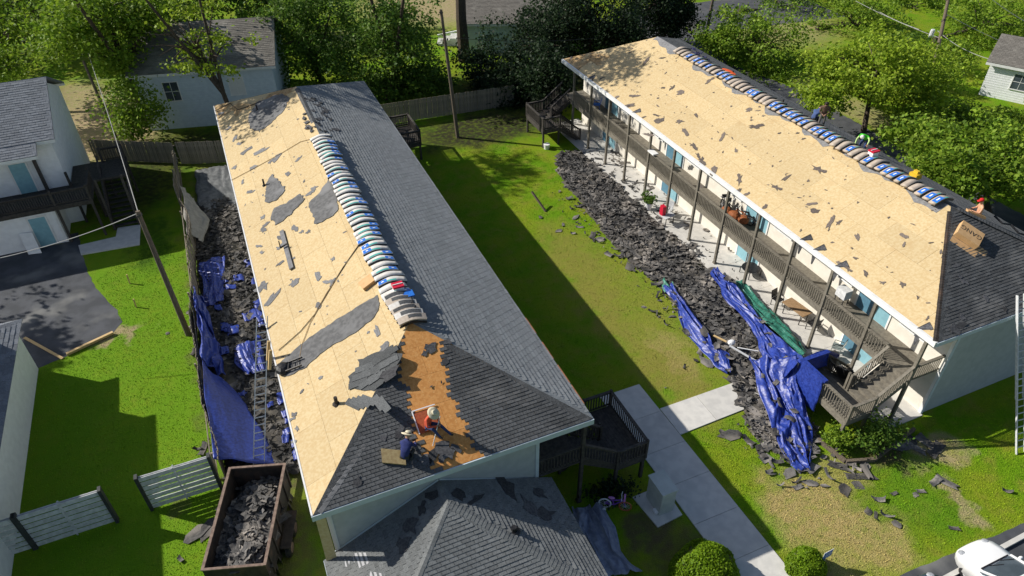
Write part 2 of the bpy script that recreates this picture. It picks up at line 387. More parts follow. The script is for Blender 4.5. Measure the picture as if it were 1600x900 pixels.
# ---- left (nearer) apartment building
A = thing('apartment_building', 'long two-storey apartment building with half stripped roof, left of the lawn', 'apartment building', (4.5, 33, 0))
xa0, xa1, ya0, ya1, ze, rxa, rza, ra0, ra1 = -.76, 9.73, 15.42, 50.8, 5.45, 4.485, 7.65, 21.0, 46.25
AL = Plane([(xa0, ya1, ze), (xa0, ya0, ze), (rxa, ra0, rza), (rxa, ra1, rza)])
AR = Plane([(xa1, ya0, ze), (xa1, ya1, ze), (rxa, ra1, rza), (rxa, ra0, rza)])
AH = Plane([(xa0, ya0, ze), (xa1, ya0, ze), (rxa, ra0, rza)])
AF = Plane([(xa1, ya1, ze), (xa0, ya1, ze), (rxa, ra1, rza)])
mb = MB()
for p in (AL, AR, AH, AF): slab_of(p, mb)
mb.build('roof_deck', M_under, A)
panels(AL, A, M_osb, alt=(M_osbm, lambda u, v: u-4.6*v/5.7 < 1.6+1.2*math.sin(v*2)))
shingles(AR, A, M_sh, nobj=0, up=.016, ex=.19, w=.34)
for y_ in (16.2, 17.4, 18.9, 20.6): MB().box(xa1-.05, xa1+.05, y_, y_+1.1, ze+.0, ze+.035).build('exposed_drip_edge', M_rusty, A)
strip = [AH.uv(p) for p in ((4.5,21.08,7.68), (4.97,20.78,7.56), (5.4,20.37,7.4), (5.28,19.62,7.11), (5.11,18.75,6.76), (4.98,17.72,6.36), (5.06,16.88,6.03), (5.08,16.04,5.69), (5.23,15.43,5.45), (4.47,15.36,5.42), (3.7,15.34,5.42), (3.36,16.08,5.71), (3.31,16.56,5.9), (3.43,17.52,6.28), (3.43,18.38,6.62), (3.52,19.36,7.01), (3.71,20.09,7.29))]
panels(AH, A, M_osbo, poly=clip(AH.poly, (4.0, 8.6, -.1, 9)))
notch = lambda u, v: not inside((u+.1*math.sin(v*23+u*5), v), strip)
shingles(AH, A, M_shd, nobj=300, keep=notch, h0=.004)
shingles(AF, A, M_shd)
caps(A, (9.59,15.91,5.51), (4.82,20.91,7.51), M_sh, AR.n, AH.n)
ridge_a = V((rxa, ra0, rza)); 
caps(A, (rxa, 46, rza), (rxa, 40.5, rza), M_shd, AL.n, AR.n)
def trim(par, a, b, z0, z1, out, m, name='fascia', th=.03):     # board along a-b standing out by out
    a, b = V((*a, z0)), V((*b, z0)); MB().ob(a, b-a, V((*out, 0))*th, V((0, 0, z1-z0))).build(name, m, par) if (b-a).cross(V((*out, 0))).z > 0 else MB().ob(b, a-b, V((*out, 0))*th, V((0, 0, z1-z0))).build(name, m, par)
trim(A, (xa0, ya0), (xa0, ya1), ze-.26, ze+.012, (-1, 0), M_white, th=.06)
trim(A, (xa1, ya0), (xa1, ya1), ze-.26, ze-.01, (1, 0), M_fascia)
trim(A, (xa0-.06, ya0), (xa1+.03, ya0), ze-.27, ze-.012, (0, -1), M_fascia, th=.05)
MB().prism([(xa0+.01, ya0+.01, ze-.24), (xa1-.01, ya0+.01, ze-.24), (xa1-.01, ya1, ze-.24), (xa0+.01, ya1, ze-.24)], (0, 0, .04)).build('soffit', M_white, A)
MB().box(-.35, 7.62, 15.65, 50.4, 0, ze-.243).build('wall', M_siding, A)
for (x, y) in ((-.35, 15.65), (7.62, 15.65)):
    s = -1 if x < 0 else 1
    MB().box(*(sorted((x, x-s*.14))), y-.028, y-.002, 0, ze-.26).build('corner_board', M_fascia, A)
MB().box(-.352-.03, -.352, 15.62, 15.8, 0, ze-.26).build('corner_board', M_fascia, A)
# ---- right building
B = thing('apartment_building', 'long two-storey apartment building with cream walls and bare sheathing roof, right of the lawn', 'apartment building', (30.3, 31, 0))
xb0, xb1, yb0, yb1, rxb, rzb, rb0, rb1 = 24.98, 35.68, 13.33, 48.65, 30.33, 7.85, 18.45, 44.05
BL = Plane([(xb0, yb1, ze), (xb0, yb0, ze), (rxb, rb0, rzb), (rxb, rb1, rzb)])
BR = Plane([(xb1, yb0, ze), (xb1, yb1, ze), (rxb, rb1, rzb), (rxb, rb0, rzb)])
BH = Plane([(xb0, yb0, ze), (xb1, yb0, ze), (rxb, rb0, rzb)])
BF = Plane([(xb1, yb1, ze), (xb0, yb1, ze), (rxb, rb1, rzb)])
mb = MB()
for p in (BL, BR, BH, BF): slab_of(p, mb)
mb.build('roof_deck', M_under, B)
panels(BL, B, M_osb, alt=(M_osbm, lambda u, v: u < 3.2 and v < 3.2 and u+v*.8 < 4.4))
panels(BF, B, M_osbo)
shingles(BH, B, M_shd, nobj=0, keep=lambda u, v: True)
shingles(BR, B, M_shd)
trim(B, (xb0, yb0), (xb0, yb1), ze-.24, ze+.014, (-1, 0), M_white, th=.15)
trim(B, (xb1, yb0), (xb1, yb1), ze-.26, ze-.01, (1, 0), M_fascia)
trim(B, (xb0-.06, yb0), (xb1+.03, yb0), ze-.24, ze-.012, (0, -1), M_fascia, th=.05)
MB().prism([(xb0+.01, yb0+.01, ze-.24), (xb1-.01, yb0+.01, ze-.24), (xb1-.01, yb1, ze-.24), (xb0+.01, yb1, ze-.24)], (0, 0, .04)).build('soffit', M_white, B)
WX = 26.72
MB().box(WX, 35.4, 13.58, 48.3, 0, ze-.243).build('wall', M_cream, B)
MB().box(WX+.1, 35.38, 13.55, 13.576, .02, ze-.25).build('end_wall', M_siding, B)
MB().box(WX-.03, WX+.13, 13.52, 13.548, 0, ze-.25).build('corner_board', M_fascia, B)
MB().box(WX-.03, WX-.004, 13.55, 13.68, 0, ze-.25).build('corner_board', M_white, B)
# ridge left with torn felt on B
# ---- annex below the near gable
N_ = thing('annex_roofed_entry', 'low hip roofed annex with weathered grey shingles under the near end wall', 'annex', (3.65, 12.8, 0))
xn0, xn1, yn0, zn = -.85, 8.15, 10.1, 2.52; ax_, ay_, az_ = 3.66, 14.62, 4.71
NL = Plane([(xn0, 15.6, zn), (xn0, yn0, zn), (ax_, ay_, az_), (ax_, 15.6, az_)])
NR = Plane([(xn1, yn0, zn), (xn1, 15.6, zn), (ax_, 15.6, az_), (ax_, ay_, az_)])
NH = Plane([(xn0, yn0, zn), (xn1, yn0, zn), (ax_, ay_, az_)])
mb = MB()
for p in (NL, NR, NH): slab_of(p, mb)
mb.build('roof_deck', M_under, N_)
tn = mat('weathered pale shingle', (.17, .178, .18), (.12, .127, .13), 22, .92, .3, 150, rand=.13, island=.13, c3=(.20, .205, .20), s3=.5, t3=(.5, .75))
shingles(NL, N_, tn, up=.012, ex=.16); shingles(NR, N_, tn, up=.012, ex=.16); shingles(NH, N_, tn, nobj=300)
caps(N_, (xn1, yn0, zn), (ax_, ay_, az_), tn, NR.n, NH.n, w=.18); caps(N_, (ax_, 15.5, az_), (ax_, ay_, az_), tn, NL.n, NR.n, w=.18)
caps(N_, (xn0, yn0, zn), (ax_, ay_, az_), tn, NL.n, NH.n, w=.12)
MB().box(xn0+.4, xn1-.4, yn0+.4, 15.64, 0, zn-.1).build('wall', M_siding, N_)
trim(N_, (xn1, yn0), (xn1, 15.6), zn-.2, zn-.02, (1, 0), M_fascia)
trim(N_, (xn0, yn0), (xn0, 15.6), zn-.2, zn-.02, (-1, 0), M_fascia)
for a, b in (((-.5, 15.62, 2.72), (3.62, 15.62, 4.76)), ((3.68, 15.62, 4.76), (7.62, 15.62, 2.70))): MB().bar(a, b, .02, .07).build('flashing', M_fascia, N_)

# ---------------------------------------------------------------- walkways, stairs, doors
def rail(par, p, q, m, h=.95, posts=(0, 0), gap=.135, cap=.13, shift=0):
    p, q = V(p), V(q); up = V((0, 0, 1)); L_ = V((q.x-p.x, q.y-p.y, 0)).length
    r = MB().bar(p+up*(h-.02), q+up*(h-.02), cap, .04).build('top_rail', m, par)
    MB().bar(p+up*(h-.10), q+up*(h-.10), .04, .085).build('upper_stringer', m, r)
    MB().bar(p+up*.11, q+up*.11, .04, .085).build('lower_stringer', m, r)
    mb = MB(); n = max(2, int(L_/gap))
    for k in range(1, n):
        c = p.lerp(q, k/n); mb.bar(c+up*.07, c+up*(h-.06), .04, up=(q-p).normalized())
    mb.build('balusters', m, r, kind='stuff')
    for f, c in zip(posts, (p, q)):
        if f: MB().bar(c-up*.15, c+up*(h+.06), .1).build('post', m, par)
def walkway(par, x, xw, ya, yb, ys, m, s, floor=2.75):             # x: post line, xw: wall, s: outward sign
    lo, hi = min(x, xw), max(x, xw)
    n = int((yb-ya)/.6)
    MB().box(lo+.06, hi-.004, ya, yb, floor-.06, floor).build('walkway_floor', m, par)
    MB().box(lo, lo+.055, ya, yb, floor-.32, floor+.01).build('rim_beam', m, par) if s < 0 else MB().box(hi-.055, hi, ya, yb, floor-.32, floor+.01).build('rim_beam', m, par)
    for k in range(len(ys)):
        MB().bar((x, ys[k], 0), (x, ys[k], 5.2), .14).build('post', m, par)
        MB().box(x-.1, x+.1, ys[k]-.1, ys[k]+.1, .045, .14).build('post_base', m, par)
def deck_stair(name, label, x, y, sx, sy, m, floor=2.75, land=1.5, W=3.1, par=None):
    """landing away from the post line x, near edge at y; sx = outward direction, sy = direction of the far half"""
    t = thing(name, label, 'staircase', (x+sx*2.4, y+sy*1.5, 0))
    def P(a, b, z): return (x+sx*a, y+sy*b, z)
    xo, xi = 3.12, 1.72
    def bx(nm, a0, a1, b0, b1, z0, z1, mm=m):
        p, q = P(a0, b0, z0), P(a1, b1, z1)
        return MB().box(*sorted((p[0], q[0])), *sorted((p[1], q[1])), z0, z1).build(nm, mm, t)
    nb = int((xo-xi)/.14)
    for k in range(nb): bx('deck_board', xi+k*.14+.004, xi+(k+1)*.14-.004, .06, W-.06, land-.035, land)
    bx('rim_beam', xo-.02, xo+.03, 0, W, land-.34, land+.012); bx('rim_beam', xi-.02, xo-.022, -.005, .045, land-.33, land+.01); bx('rim_beam', xi-.02, xo-.022, W-.045, W+.005, land-.33, land+.01)
    for a in (xo-.05, xi+.05):
        for b in (.08, W-.08): MB().bar(P(a, b, 0), P(a, b, land-.04), .13).build('post', m, t)
    # flight up (near half) and flight down (far half)
    n1 = 7
    for k in range(n1-1):
        z = land+(floor-land)*(k+1)/n1; a = xi-(xi+.0)*(k+.0)/(n1-1)
        bx('tread', a-xi/(n1-1)-.02, a+.02, .1, 1.38, z-.04, z); bx('riser', a-.03, a-.005, .12, 1.36, z-(floor-land)/n1, z-.041)
    n2 = 8
    for k in range(n2-1):
        z = land*(1-(k+1)/n2); a = xi-.26*k
        bx('tread', a-.28, a, W-1.42, W-.1, z-.04, z)
    for b in (.08, 1.4):
        MB().bar(P(xi, b, land-.14), P(0, b, floor-.16), .045, .26).build('stringer', m, t)
    for b in (W-1.42, W-.08):
        MB().bar(P(xi, b, land-.2), P(xi-.26*7, b, -.02), .045, .26).build('stringer', m, t)
    rail(t, P(xo, 0, land), P(xo, W, land), m, posts=(1, 1))
    rail(t, P(xo-.03, 0, land), P(xi, 0, land), m, posts=(0, 1)); rail(t, P(xo-.03, W, land), P(xi, W, land), m, posts=(0, 1))
    rail(t, P(xi, .02, land), P(.06, .02, floor), m); rail(t, P(xi, 1.46, land), P(.06, 1.46, floor), m, posts=(1, 0))
    rail(t, P(xi, W-.02, land), P(xi-1.82, W-.02, 0), m, posts=(0, 1)); rail(t, P(xi, 1.62, land), P(xi-1.82, 1.62, 0), m, posts=(1, 1))
    return t
PX = 24.95
ysB = [13.75]+[16.55+2.73*k for k in range(12)]
walkway(B, PX, WX, 13.75, 48.3, ysB, M_greyw, -1)
for a, b in zip([15.2]+ysB[1:], ysB[1:-1]+[ysB[-1]]):
    if b-a > .3: rail(B, (PX, a+.07, 2.75), (PX, b-.07, 2.75), M_greyw)
rail(B, (PX, 13.72, 2.75), (WX, 13.72, 2.75), M_greyw)
deck_stair('stair_deck', 'grey brown stair deck with switchback flights at the near end of the right building', PX, 13.72, -1, 1, M_greyw)
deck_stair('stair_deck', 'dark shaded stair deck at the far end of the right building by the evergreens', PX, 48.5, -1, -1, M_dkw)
PA = 9.55
ysA = [15.68+2.73*k for k in range(13)]
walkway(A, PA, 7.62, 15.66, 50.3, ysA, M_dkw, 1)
rail(A, (PA, 15.7, 2.75), (7.64, 15.7, 2.75), M_dkw)
rail(A, (PA, 17.2, 2.75), (PA, 47, 2.75), M_dkw)
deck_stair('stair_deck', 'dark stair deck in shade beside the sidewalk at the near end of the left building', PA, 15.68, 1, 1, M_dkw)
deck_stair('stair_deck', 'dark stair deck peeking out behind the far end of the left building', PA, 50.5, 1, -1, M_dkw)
def door(par, x, y, z, m, s=-1, w=.92, h=2.05):
    d = MB().box(min(x+s*.03, x+s*.004), max(x+s*.03, x+s*.004), y-w/2, y+w/2, z+.02, z+h).build('door', m, par)
    f = MB()
    for yy in (y-w/2-.09, y+w/2): f.box(min(x+s*.05, x+s*.002), max(x+s*.05, x+s*.002), yy, yy+.09, z, z+h)
    f.box(min(x+s*.05, x+s*.002), max(x+s*.05, x+s*.002), y-w/2-.09, y+w/2+.09, z+h+.002, z+h+.1)
    f.build('door_frame', M_white, d)
    MB().ell((x+s*.07, y+w/2-.09, z+1), (.035, .035, .035), 8, 6).build('handle', M_steel, d)
def window(par, x, y, z, w, h, s=-1, muntin=2, blind=True, axis='x'):
    def B_(mb, d0, d1, a0, a1, z0, z1):
        lo, hi = sorted((x+s*d0 if axis == 'x' else y+s*d0, x+s*d1 if axis == 'x' else y+s*d1))
        return mb.box(lo, hi, a0, a1, z0, z1) if axis == 'x' else mb.box(a0, a1, lo, hi, z0, z1)
    c = y if axis == 'x' else x
    g = B_(MB(), .003, .02, c-w/2, c+w/2, z, z+h).build('window', M_blind if blind else M_glass, par)
    f = MB()
    for a in (c-w/2-.06, c+w/2): B_(f, .002, .05, a, a+.06, z, z+h)
    B_(f, .002, .05, c-w/2-.06, c+w/2+.06, z+h+.001, z+h+.07)
    for k in range(1, muntin): B_(f, .021, .04, c-w/2+w*k/muntin-.015, c-w/2+w*k/muntin+.015, z, z+h)
    B_(f, .021, .039, c-w/2, c+w/2, z+h/2-.016, z+h/2+.016)
    f.build('frame', M_white, g)
    B_(MB(), .002, .08, c-w/2-.08, c+w/2+.08, z-.07, z-.001).build('sill', M_white, g)
for y in (17.3, 18.3, 26.2, 27.2, 34.7, 35.7, 43.2, 44.2):
    for z in (.06, 2.76):
        door(B, WX, y, z, M_tealdk if y in (18.3, 44.2, 35.7) else M_teal)
for y in (15.5, 20.0, 24.5, 28.9, 33.0, 37.4, 41.5, 46):
    for z in (.95, 3.62):
        window(B, WX, y, z, 1.3, 1.15, muntin=4 if (z > 2 and y in (20.0, 28.9)) else 2, blind=not (z > 2 and y in (20.0,)))
for y in (16.6+2.1*k for k in range(16)):
    door(A, 7.62, y, 2.76, M_teal, 1) if int(y) % 4 < 2 else window(A, 7.62, y, 3.6, 1.3, 1.1, 1)

# ---------------------------------------------------------------- neighbouring houses
M_hroof = mat('blue grey house shingle', (.20, .215, .24), (.14, .155, .18), 22, .92, .3, 130, island=.15)
M_hroof2 = mat('grey brown house shingle', (.20, .185, .165), (.14, .13, .115), 20, .92, .3, 120, island=.15, c3=(.25, .235, .21), s3=.5, t3=(.5, .7))
M_hwall = mat('white lap siding', (.84, .85, .86), (.78, .79, .80), 3, .8, .1, 40)
M_hblue = mat('pale blue lap siding', (.62, .70, .76), (.56, .64, .70), 3, .8, .1, 40)
def house(name, label, corner, rz, w, d, eave, rise, wm, rm, wins=(), over=.35, lap=True):
    """corner = near left corner on the ground, local x along the front wall, local y to the back, ridge along x"""
    t = thing(name, label, 'house', (*corner, 0)); t.rotation_euler = (0, 0, rz)
    loc = t.location.copy(); t.location = (0, 0, 0)
    MB().box(0, w, 0, d, 0, eave).add([(0, 0, eave), (0, d, eave), (0, d/2, eave+rise*d/(d+2*over))], [(0, 2, 1)]).add([(w, 0, eave), (w, d, eave), (w, d/2, eave+rise*d/(d+2*over))], [(0, 1, 2)]).build('wall', wm, t)
    if lap:
        mb = MB(); k = .2
        while k < eave-.1: mb.bar((0, -.006, k), (w, -.006, k), .014, .02); mb.bar((w+.006, 0, k), (w+.006, d, k), .014, .02); mb.bar((-.006, 0, k), (-.006, d, k), .014, .02); k += .2
        mb.build('lap_edges', wm, t, kind='stuff')
    for y0, y1, s in ((-over, d/2, 1), (d+over, d/2, -1)):
        a, b = (-over, y0, eave-.02), (w+over, y0, eave-.02)
        if s < 0: a, b = b, a
        pl = Plane([a, b, (b[0], y1, eave+rise), (a[0], y1, eave+rise)])
        MB().prism([p+pl.n*.02 for p in pl.p], pl.n*.09).build('roof', rm, t)
        shingles(pl, t, rm, ex=.2, w=.42, h0=.115)
        MB().box(min(a[0], b[0]), max(a[0], b[0]), y0-.03 if s > 0 else y0, y0 if s > 0 else y0+.03, eave-.16, eave+.06).build('fascia', M_white, t)
    for (ax, c, z, ww, hh, mt) in wins:
        if ax == 'f': window(t, c, 0, z, ww, hh, -1, 2, mt, axis='y')
        elif ax == 'r': window(t, w, c, z, ww, hh, 1, 2, mt)
        elif ax == 'l': window(t, 0, c, z, ww, hh, -1, 2, mt)
        elif ax == 'd': MB().box(c-.5, c+.5, -.05, -.003, z, z+2.05).build('door', M_teal, t)
    t.location = loc
    return t
h1 = house('neighbour_house', 'white two-storey house with blue grey shingle roof and wooden balcony at left', (-24, 48.6), 0, 13.4, 9, 6.0, 2.15, M_hwall, M_hroof, [('f', 4, 3.4, 1, 1.3, False)], over=.35)
h1.location = (0, 0, 0)
lo = MB().box(0, 12.5, -2.4, -.003, 0, 2.55).build('lower_wall', M_hwall, h1)
MB().box(12.36, 12.53, -2.43, -2.403, 0, 2.5).build('corner_board', M_white, h1)
pl = Plane([(-.4, -1.35, 5.53), (12.7, -1.35, 5.53), (12.7, -.3, 5.985), (-.4, -.3, 5.985)])
MB().prism([p+pl.n*.02 for p in pl.p], pl.n*.085).build('porch_roof', M_hroof, h1); shingles(pl, h1, M_hroof, ex=.2, w=.42, h0=.11, name='porch_shingle')
MB().box(-.4, 12.7, -1.38, -1.352, 5.40, 5.62).build('fascia', M_white, h1)
def hdoor(x, y, z):
    d = MB().box(x-.46, x+.46, y-.04, y-.003, z, z+2.05).build('door', M_teal, h1); f = MB()
    for a in (-.56, .462): f.box(x+a, x+a+.1, y-.06, y-.002, z, z+2.05)
    f.box(x-.56, x+.562, y-.06, y-.002, z+2.052, z+2.15).build('door_frame', M_white, d)
hdoor(11.4, -2.4, .06); hdoor(11.1, 0, 2.7)
MB().box(12.05, 12.2, -.32, -.005, 2.7, 4.9).build('pillar', M_dkw, h1)
tag(MB().ob((-13.75, 45.6, .03), (.75, -.15, 0), (0, .05, .0), (-.12, .55, 1.25)).build('leaning_board', M_white), 'white board leaning against the lower wall of the white house', 'board')
h1.location = (-24, 48.6, 0)
# balcony with a stair beside that house
t = thing('balcony_stair', 'dark wooden balcony and stair beside the white house at left', 'staircase', (-9, 47.5, 0))
x0 = -24
MB().box(x0, -9.2, 46.05, 48.58, 2.57, 2.70).build('balcony_floor', M_dkw, t); MB().box(x0, -9.2, 46.0, 46.048, 2.42, 2.72).build('rim_beam', M_dkw, t)
MB().box(-10.55, -7.2, 48.6, 51.3, 2.57, 2.70).build('landing_floor', M_dkw, t)
for x, y in ((-11.3, 46.1), (-9.3, 46.1), (-9.3, 48.5), (-10.5, 48.3), (-7.3, 51.2), (-8.7, 51.2), (-8.75, 46.5), (-7.25, 46.5)):
    MB().bar((x, y, 0), (x, y, 3.75 if y > 46.4 or x < -9 else 1.2), .14).build('post', M_dkw, t)
rail(t, (x0, 46.08, 2.7), (-11.4, 46.08, 2.7), M_dkw); rail(t, (-11.2, 46.08, 2.7), (-9.4, 46.08, 2.7), M_dkw); rail(t, (-9.25, 46.2, 2.7), (-9.25, 48.4, 2.7), M_dkw)
rail(t, (-8.6, 51.2, 2.7), (-7.4, 51.2, 2.7), M_dkw); rail(t, (-7.3, 51.1, 2.7), (-7.3, 50.1, 2.7), M_dkw)
for k in range(13): MB().box(-8.72, -7.28, 46.5+k*.28, 46.82+k*.28, .17+k*.2, .21+k*.2).build('tread', M_dkw, t)
for x in (-8.77, -7.25): rail(t, (x, 46.5, .1), (x, 50.1, 2.7), M_dkw); MB().bar((x, 46.4, .0), (x, 50.1, 2.5), .05, .28).build('stringer', M_dkw, t)
house('garage_house', 'white walled house with grey shingle roof at the lower left', (-22, 20.5), 0, 9.72, 13.5, 2.9, .01, M_hwall, M_hroof, lap=False, over=.3) if False else None
h2 = thing('garage_house', 'white walled house with blue grey shingle roof at the left edge beside the driveway', 'house', (-17, 29, 0))
MB().box(-25, -12.32, 12, 33.95, 0, 2.95).build('wall', M_hwall, h2)
MB().box(-25, -14.3, 12, 33.6, 3.0, 6.2).build('upper_wall', M_hwall, h2)
pa = Plane([(-11.95, 34.3, 3.0), (-14.3, 34.3, 3.0), (-14.3, 32.4, 4.0)])
pb = Plane([(-11.95, 11.7, 3.0), (-11.95, 34.3, 3.0), (-14.28, 32.35, 4.0), (-14.28, 11.7, 4.0)])
for p in (pa, pb): MB().prism([q-p.n*.1 for q in p.p], p.n*.09).build('roof', M_hroof, h2); shingles(p, h2, M_hroof, ex=.2, w=.42, h0=.002)
MB().box(-25, -14.1, 11.8, 33.8, 6.2, 6.3).build('upper_roof', M_hroof, h2)
house('neighbour_house', 'pale blue house with grey brown roof behind the left building, seen through trees', (-6.2, 61.3), math.radians(-13), 10.6, 9, 4.7, 2.3, M_hblue, M_hroof2, [('f', 2.6, 2.4, 1.1, 1.5, False), ('f', 7.6, 2.5, 1.1, 1.4, True)])
h4 = house('neighbour_house', 'small blue house with porch steps and shaded roof far back in the centre', (23.2, 67.2), math.radians(-24), 11, 8, 2.9, 1.6, M_hblue, M_hroof2, [('f', 7.5, 1, 1.2, 1.3, False), ('l', 3, 1, 1, 1.2, True)])
L4 = h4.location.copy(); h4.location = (0, 0, 0)
MB().box(-1.5, -.01, 2.0, 3.6, 0, .75).box(-2.2, -1.51, 2.0, 3.6, 0, .5).box(-2.8, -2.21, 2.0, 3.6, 0, .25).build('porch_steps', M_conc, h4)
rail(h4, (-.1, 2.0, .75), (-2.7, 2.0, .2), M_white); h4.location = L4
house('neighbour_house', 'white house with a single window at the right edge behind shrubs', (61.0, 38.9), math.radians(-61), 9, 7, 2.9, 1.3, M_hwall, M_hroof2, [('f', 2.6, 1.1, 1.15, 1.25, False), ('f', 6.5, 1.1, 1.15, 1.25, False)])
# ---------------------------------------------------------------- fences, poles, wires
f1 = thing('board_fence', 'weathered tall board fence beside the debris alley, seen almost edge on', 'fence', (-4.3, 36, 0))
me = None; fy = 22.6; k = 0
MB_ = MB().box(-.011, .011, -.068, .068, 0, 1.8); me = MB_.mesh('picket', M_fencew)
while fy < 53:
    fx = -4.33+.16*math.sin(fy*.35)+.10*math.sin(fy*.9)+(.25*math.exp(-((fy-42)/2.2)**2))
    o = link('picket', me, f1); o.location = V((fx, fy, rnd.uniform(0, .05)))-f1.location; o.rotation_euler = (rnd.gauss(0, .01), .03*math.sin(fy*.6)+rnd.gauss(0, .012), rnd.gauss(0, .04)-.06)
    fy += .145; k += 1
for z in (.35, 1.5): MB().bar((-4.38, 22.6, z), (-4.30, 53, z), .04, .09).build('fence_rail', M_fencew, f1)
for y in range(23, 53, 3): MB().bar((-4.42, y, 0), (-4.42+.16*math.sin(y*.35), y, 1.75), .09).build('fence_post', M_fencew, f1)
def board_fence(name, label, a, b, h, m):
    a, b = V((*a, 0)), V((*b, 0)); t = thing(name, label, 'fence', (a+b)/2); d = (b-a).normalized(); n = int((b-a).length/.15)
    me = MB().box(-.068, .068, -.011, .011, 0, h).mesh('picket', m)
    for k in range(n):
        o = link('picket', me, t); o.location = a+d*(k+.5)*.15+V((0, 0, rnd.uniform(0, .04)))-t.location; o.rotation_euler = (0, rnd.gauss(0, .01), math.atan2(d.y, d.x)+rnd.gauss(0, .02))
    for z in (.4, 1.45): MB().bar(a+V((0, .04, z)), b+V((0, .04, z)), .04, .09).build('fence_rail', m, t)
    return t
board_fence('board_fence', 'shaded grey board fence behind the lawn between the two buildings', (10.5, 54.5), (23, 53.6), 1.8, M_fencew)
board_fence('board_fence', 'dark board fence behind the white house and the vines', (-10.2, 57.6), (-4.3, 54.4), 1.7, M_fencew)
board_fence('board_fence', 'board fence at the far end of the left building in front of the blue house', (-4.2, 54.2), (-.3, 52.8), 1.8, M_fencew)
M_slat = mat('silvery weathered slat', (.66, .67, .68), (.52, .53, .54), 6, .8, .15, 30, rand=.08)
def slat_fence(label, a, b, h=2.15, mid=True):
    a, b = V((*a, 0)), V((*b, 0)); t = thing('slat_fence', label, 'fence', (a+b)/2, 'grey slat fence sections on the left lawn'); d = (b-a).normalized(); n = V((-d.y, d.x, 0))
    for e in (a, b): MB().ob(e-d*.06-n*.13, d*.12, n*.26, V((0, 0, h+.04))).build('fence_post', M_steel2, t)
    z = .08; k = 0
    while z < h-.2:
        MB().ob(a+d*.07-n*.05+V((0, 0, z)), (b-a)-d*.14, n*.024, V((0, 0, .225))).build('slat', M_slat, t); z += .295
    for q in (h-.30, .35, 1.2): MB().ob(a+d*.07+n*.05+V((0, 0, q)), (b-a)-d*.14, n*.024, V((0, 0, .22 if q > 2 or q == h-.30 else .1))).build('slat', M_slat, t)
    c = (a+b)/2
    for s in (-.075, .055): MB().ob(c-d*.03+n*s, d*.06, n*.02, V((0, 0, h))).build('batten', M_slat, t)
    return t
M_steel2 = mat('charcoal post paint', (.06, .065, .065), (.04, .043, .043), 5, .7)
slat_fence('silvery slat fence section cut by the left frame edge', (-14.6, 22.5), (-11.56, 22.5))
slat_fence('complete silvery slat fence section on the shaded lawn between two dark posts', (-11.5, 22.5), (-8.5, 22.52))
slat_fence('silvery slat fence section half in sunlight next to the dumpster', (-7.15, 22.56), (-4.35, 22.54))
def pole(label, base, top, r, crossarm=None, name='utility_pole'):
    t = thing(name, label, 'pole', base); b, e = V(base), V(top)
    MB().tube([b-V((0, 0, .2)), b.lerp(e, .5), e], [r*1.2, r, r*.8], 10).build('pole_shaft', M_pole, t)
    if crossarm:
        for z in crossarm: c = b.lerp(e, z); MB().bar(c-V((.9, .5, 0)), c+V((.9, .5, 0)), .09).build('crossarm', M_pole, t)
    MB().lathe(e-V((0, 0, .25)), [(r*1.1, 0), (r*1.1, .08)], 10).build('band', M_steel, t)
    return t
pole('leaning brown utility pole on the left lawn with two wires', (-5.0, 33.6, 0), (-5.21,34.2,7.62), .13)
pole('slim grey utility pole at the back fence between the buildings', (16.4, 49.8, 0), (15.96,50.6,9.81), .13)
p3 = pole('tall utility pole with crossarms behind the shrubs at upper right', (57.99,41.43,0), (62,46,8.19), .15, (.62, .8))
pole('thin pole in the dirt yard behind the white house', (-8.38,58.4,0), (-8.99,61,6.38), .11)
pole('dark pole beside the road beyond the right building', (46.0, 58.5, 0), (46.2, 58.5, 7.2), .14)
tag(MB().lathe((61.89,46,3.03), [(.18, -.35), (.2, -.3), (.2, .3), (.16, .36)], 10).build('street_transformer', M_metal), 'small grey can hanging near the tall pole at upper right', 'transformer')
def wire(label, a, b, sag, r=.014, m=None, name='wire'):
    a, b = V(a), V(b); pts = [a.lerp(b, k/14)-V((0, 0, sag*4*(k/14)*(1-k/14))) for k in range(15)]
    return tag(MB().tube(pts, r, 5, False).solo(name, m or M_metal, label, 'wire'), group=None)
PT = V((-5.21,34.2,7.51))
M_wire = mat('grey cable', (.35, .35, .34), rough=.6)
wire('grey cable from the leaning pole to the left across the driveway', PT, (-13.67,36,5.66), .3, .02, M_wire)
wire('grey cable from the leaning pole up past the balcony', PT, (-9.13,66,6.5), .8, .02, M_wire)
for k, (a, b) in enumerate((((1340, -5), (1436, 46)), ((1300, -20), (1436, 40)), ((1475, 20), (1660, 95)), ((1545, -5), (1660, 60)), ((1465, 48), (1620, 130)))):
    pa_ = {0: (66.83,60,2), 1: (62.72,60,3.49), 2: (62.54,46,4.81), 3: (66.35,45,6.02), 4: (62.54,46,3.18)}[k]; pb_ = {0: (60.01,46,3.65), 1: (63.35,46,2.35), 2: (73.02,40,0.45), 3: (71.2,40,3.11), 4: (62.16,40,2.63)}[k]
    o = wire(('upper power line from the top edge to the tall pole', 'lower power line from the top edge to the tall pole', 'power line from the tall pole down to the right edge', 'power line cutting the top right corner', 'service line from the tall pole to the white house')[k], pa_, pb_, .3, .022, M_wire)
wire('thin power line crossing in front of the evergreens behind the right building', (17.07,50.5,7.61), (49.68,62,1.95), 1.2, .018, M_black)

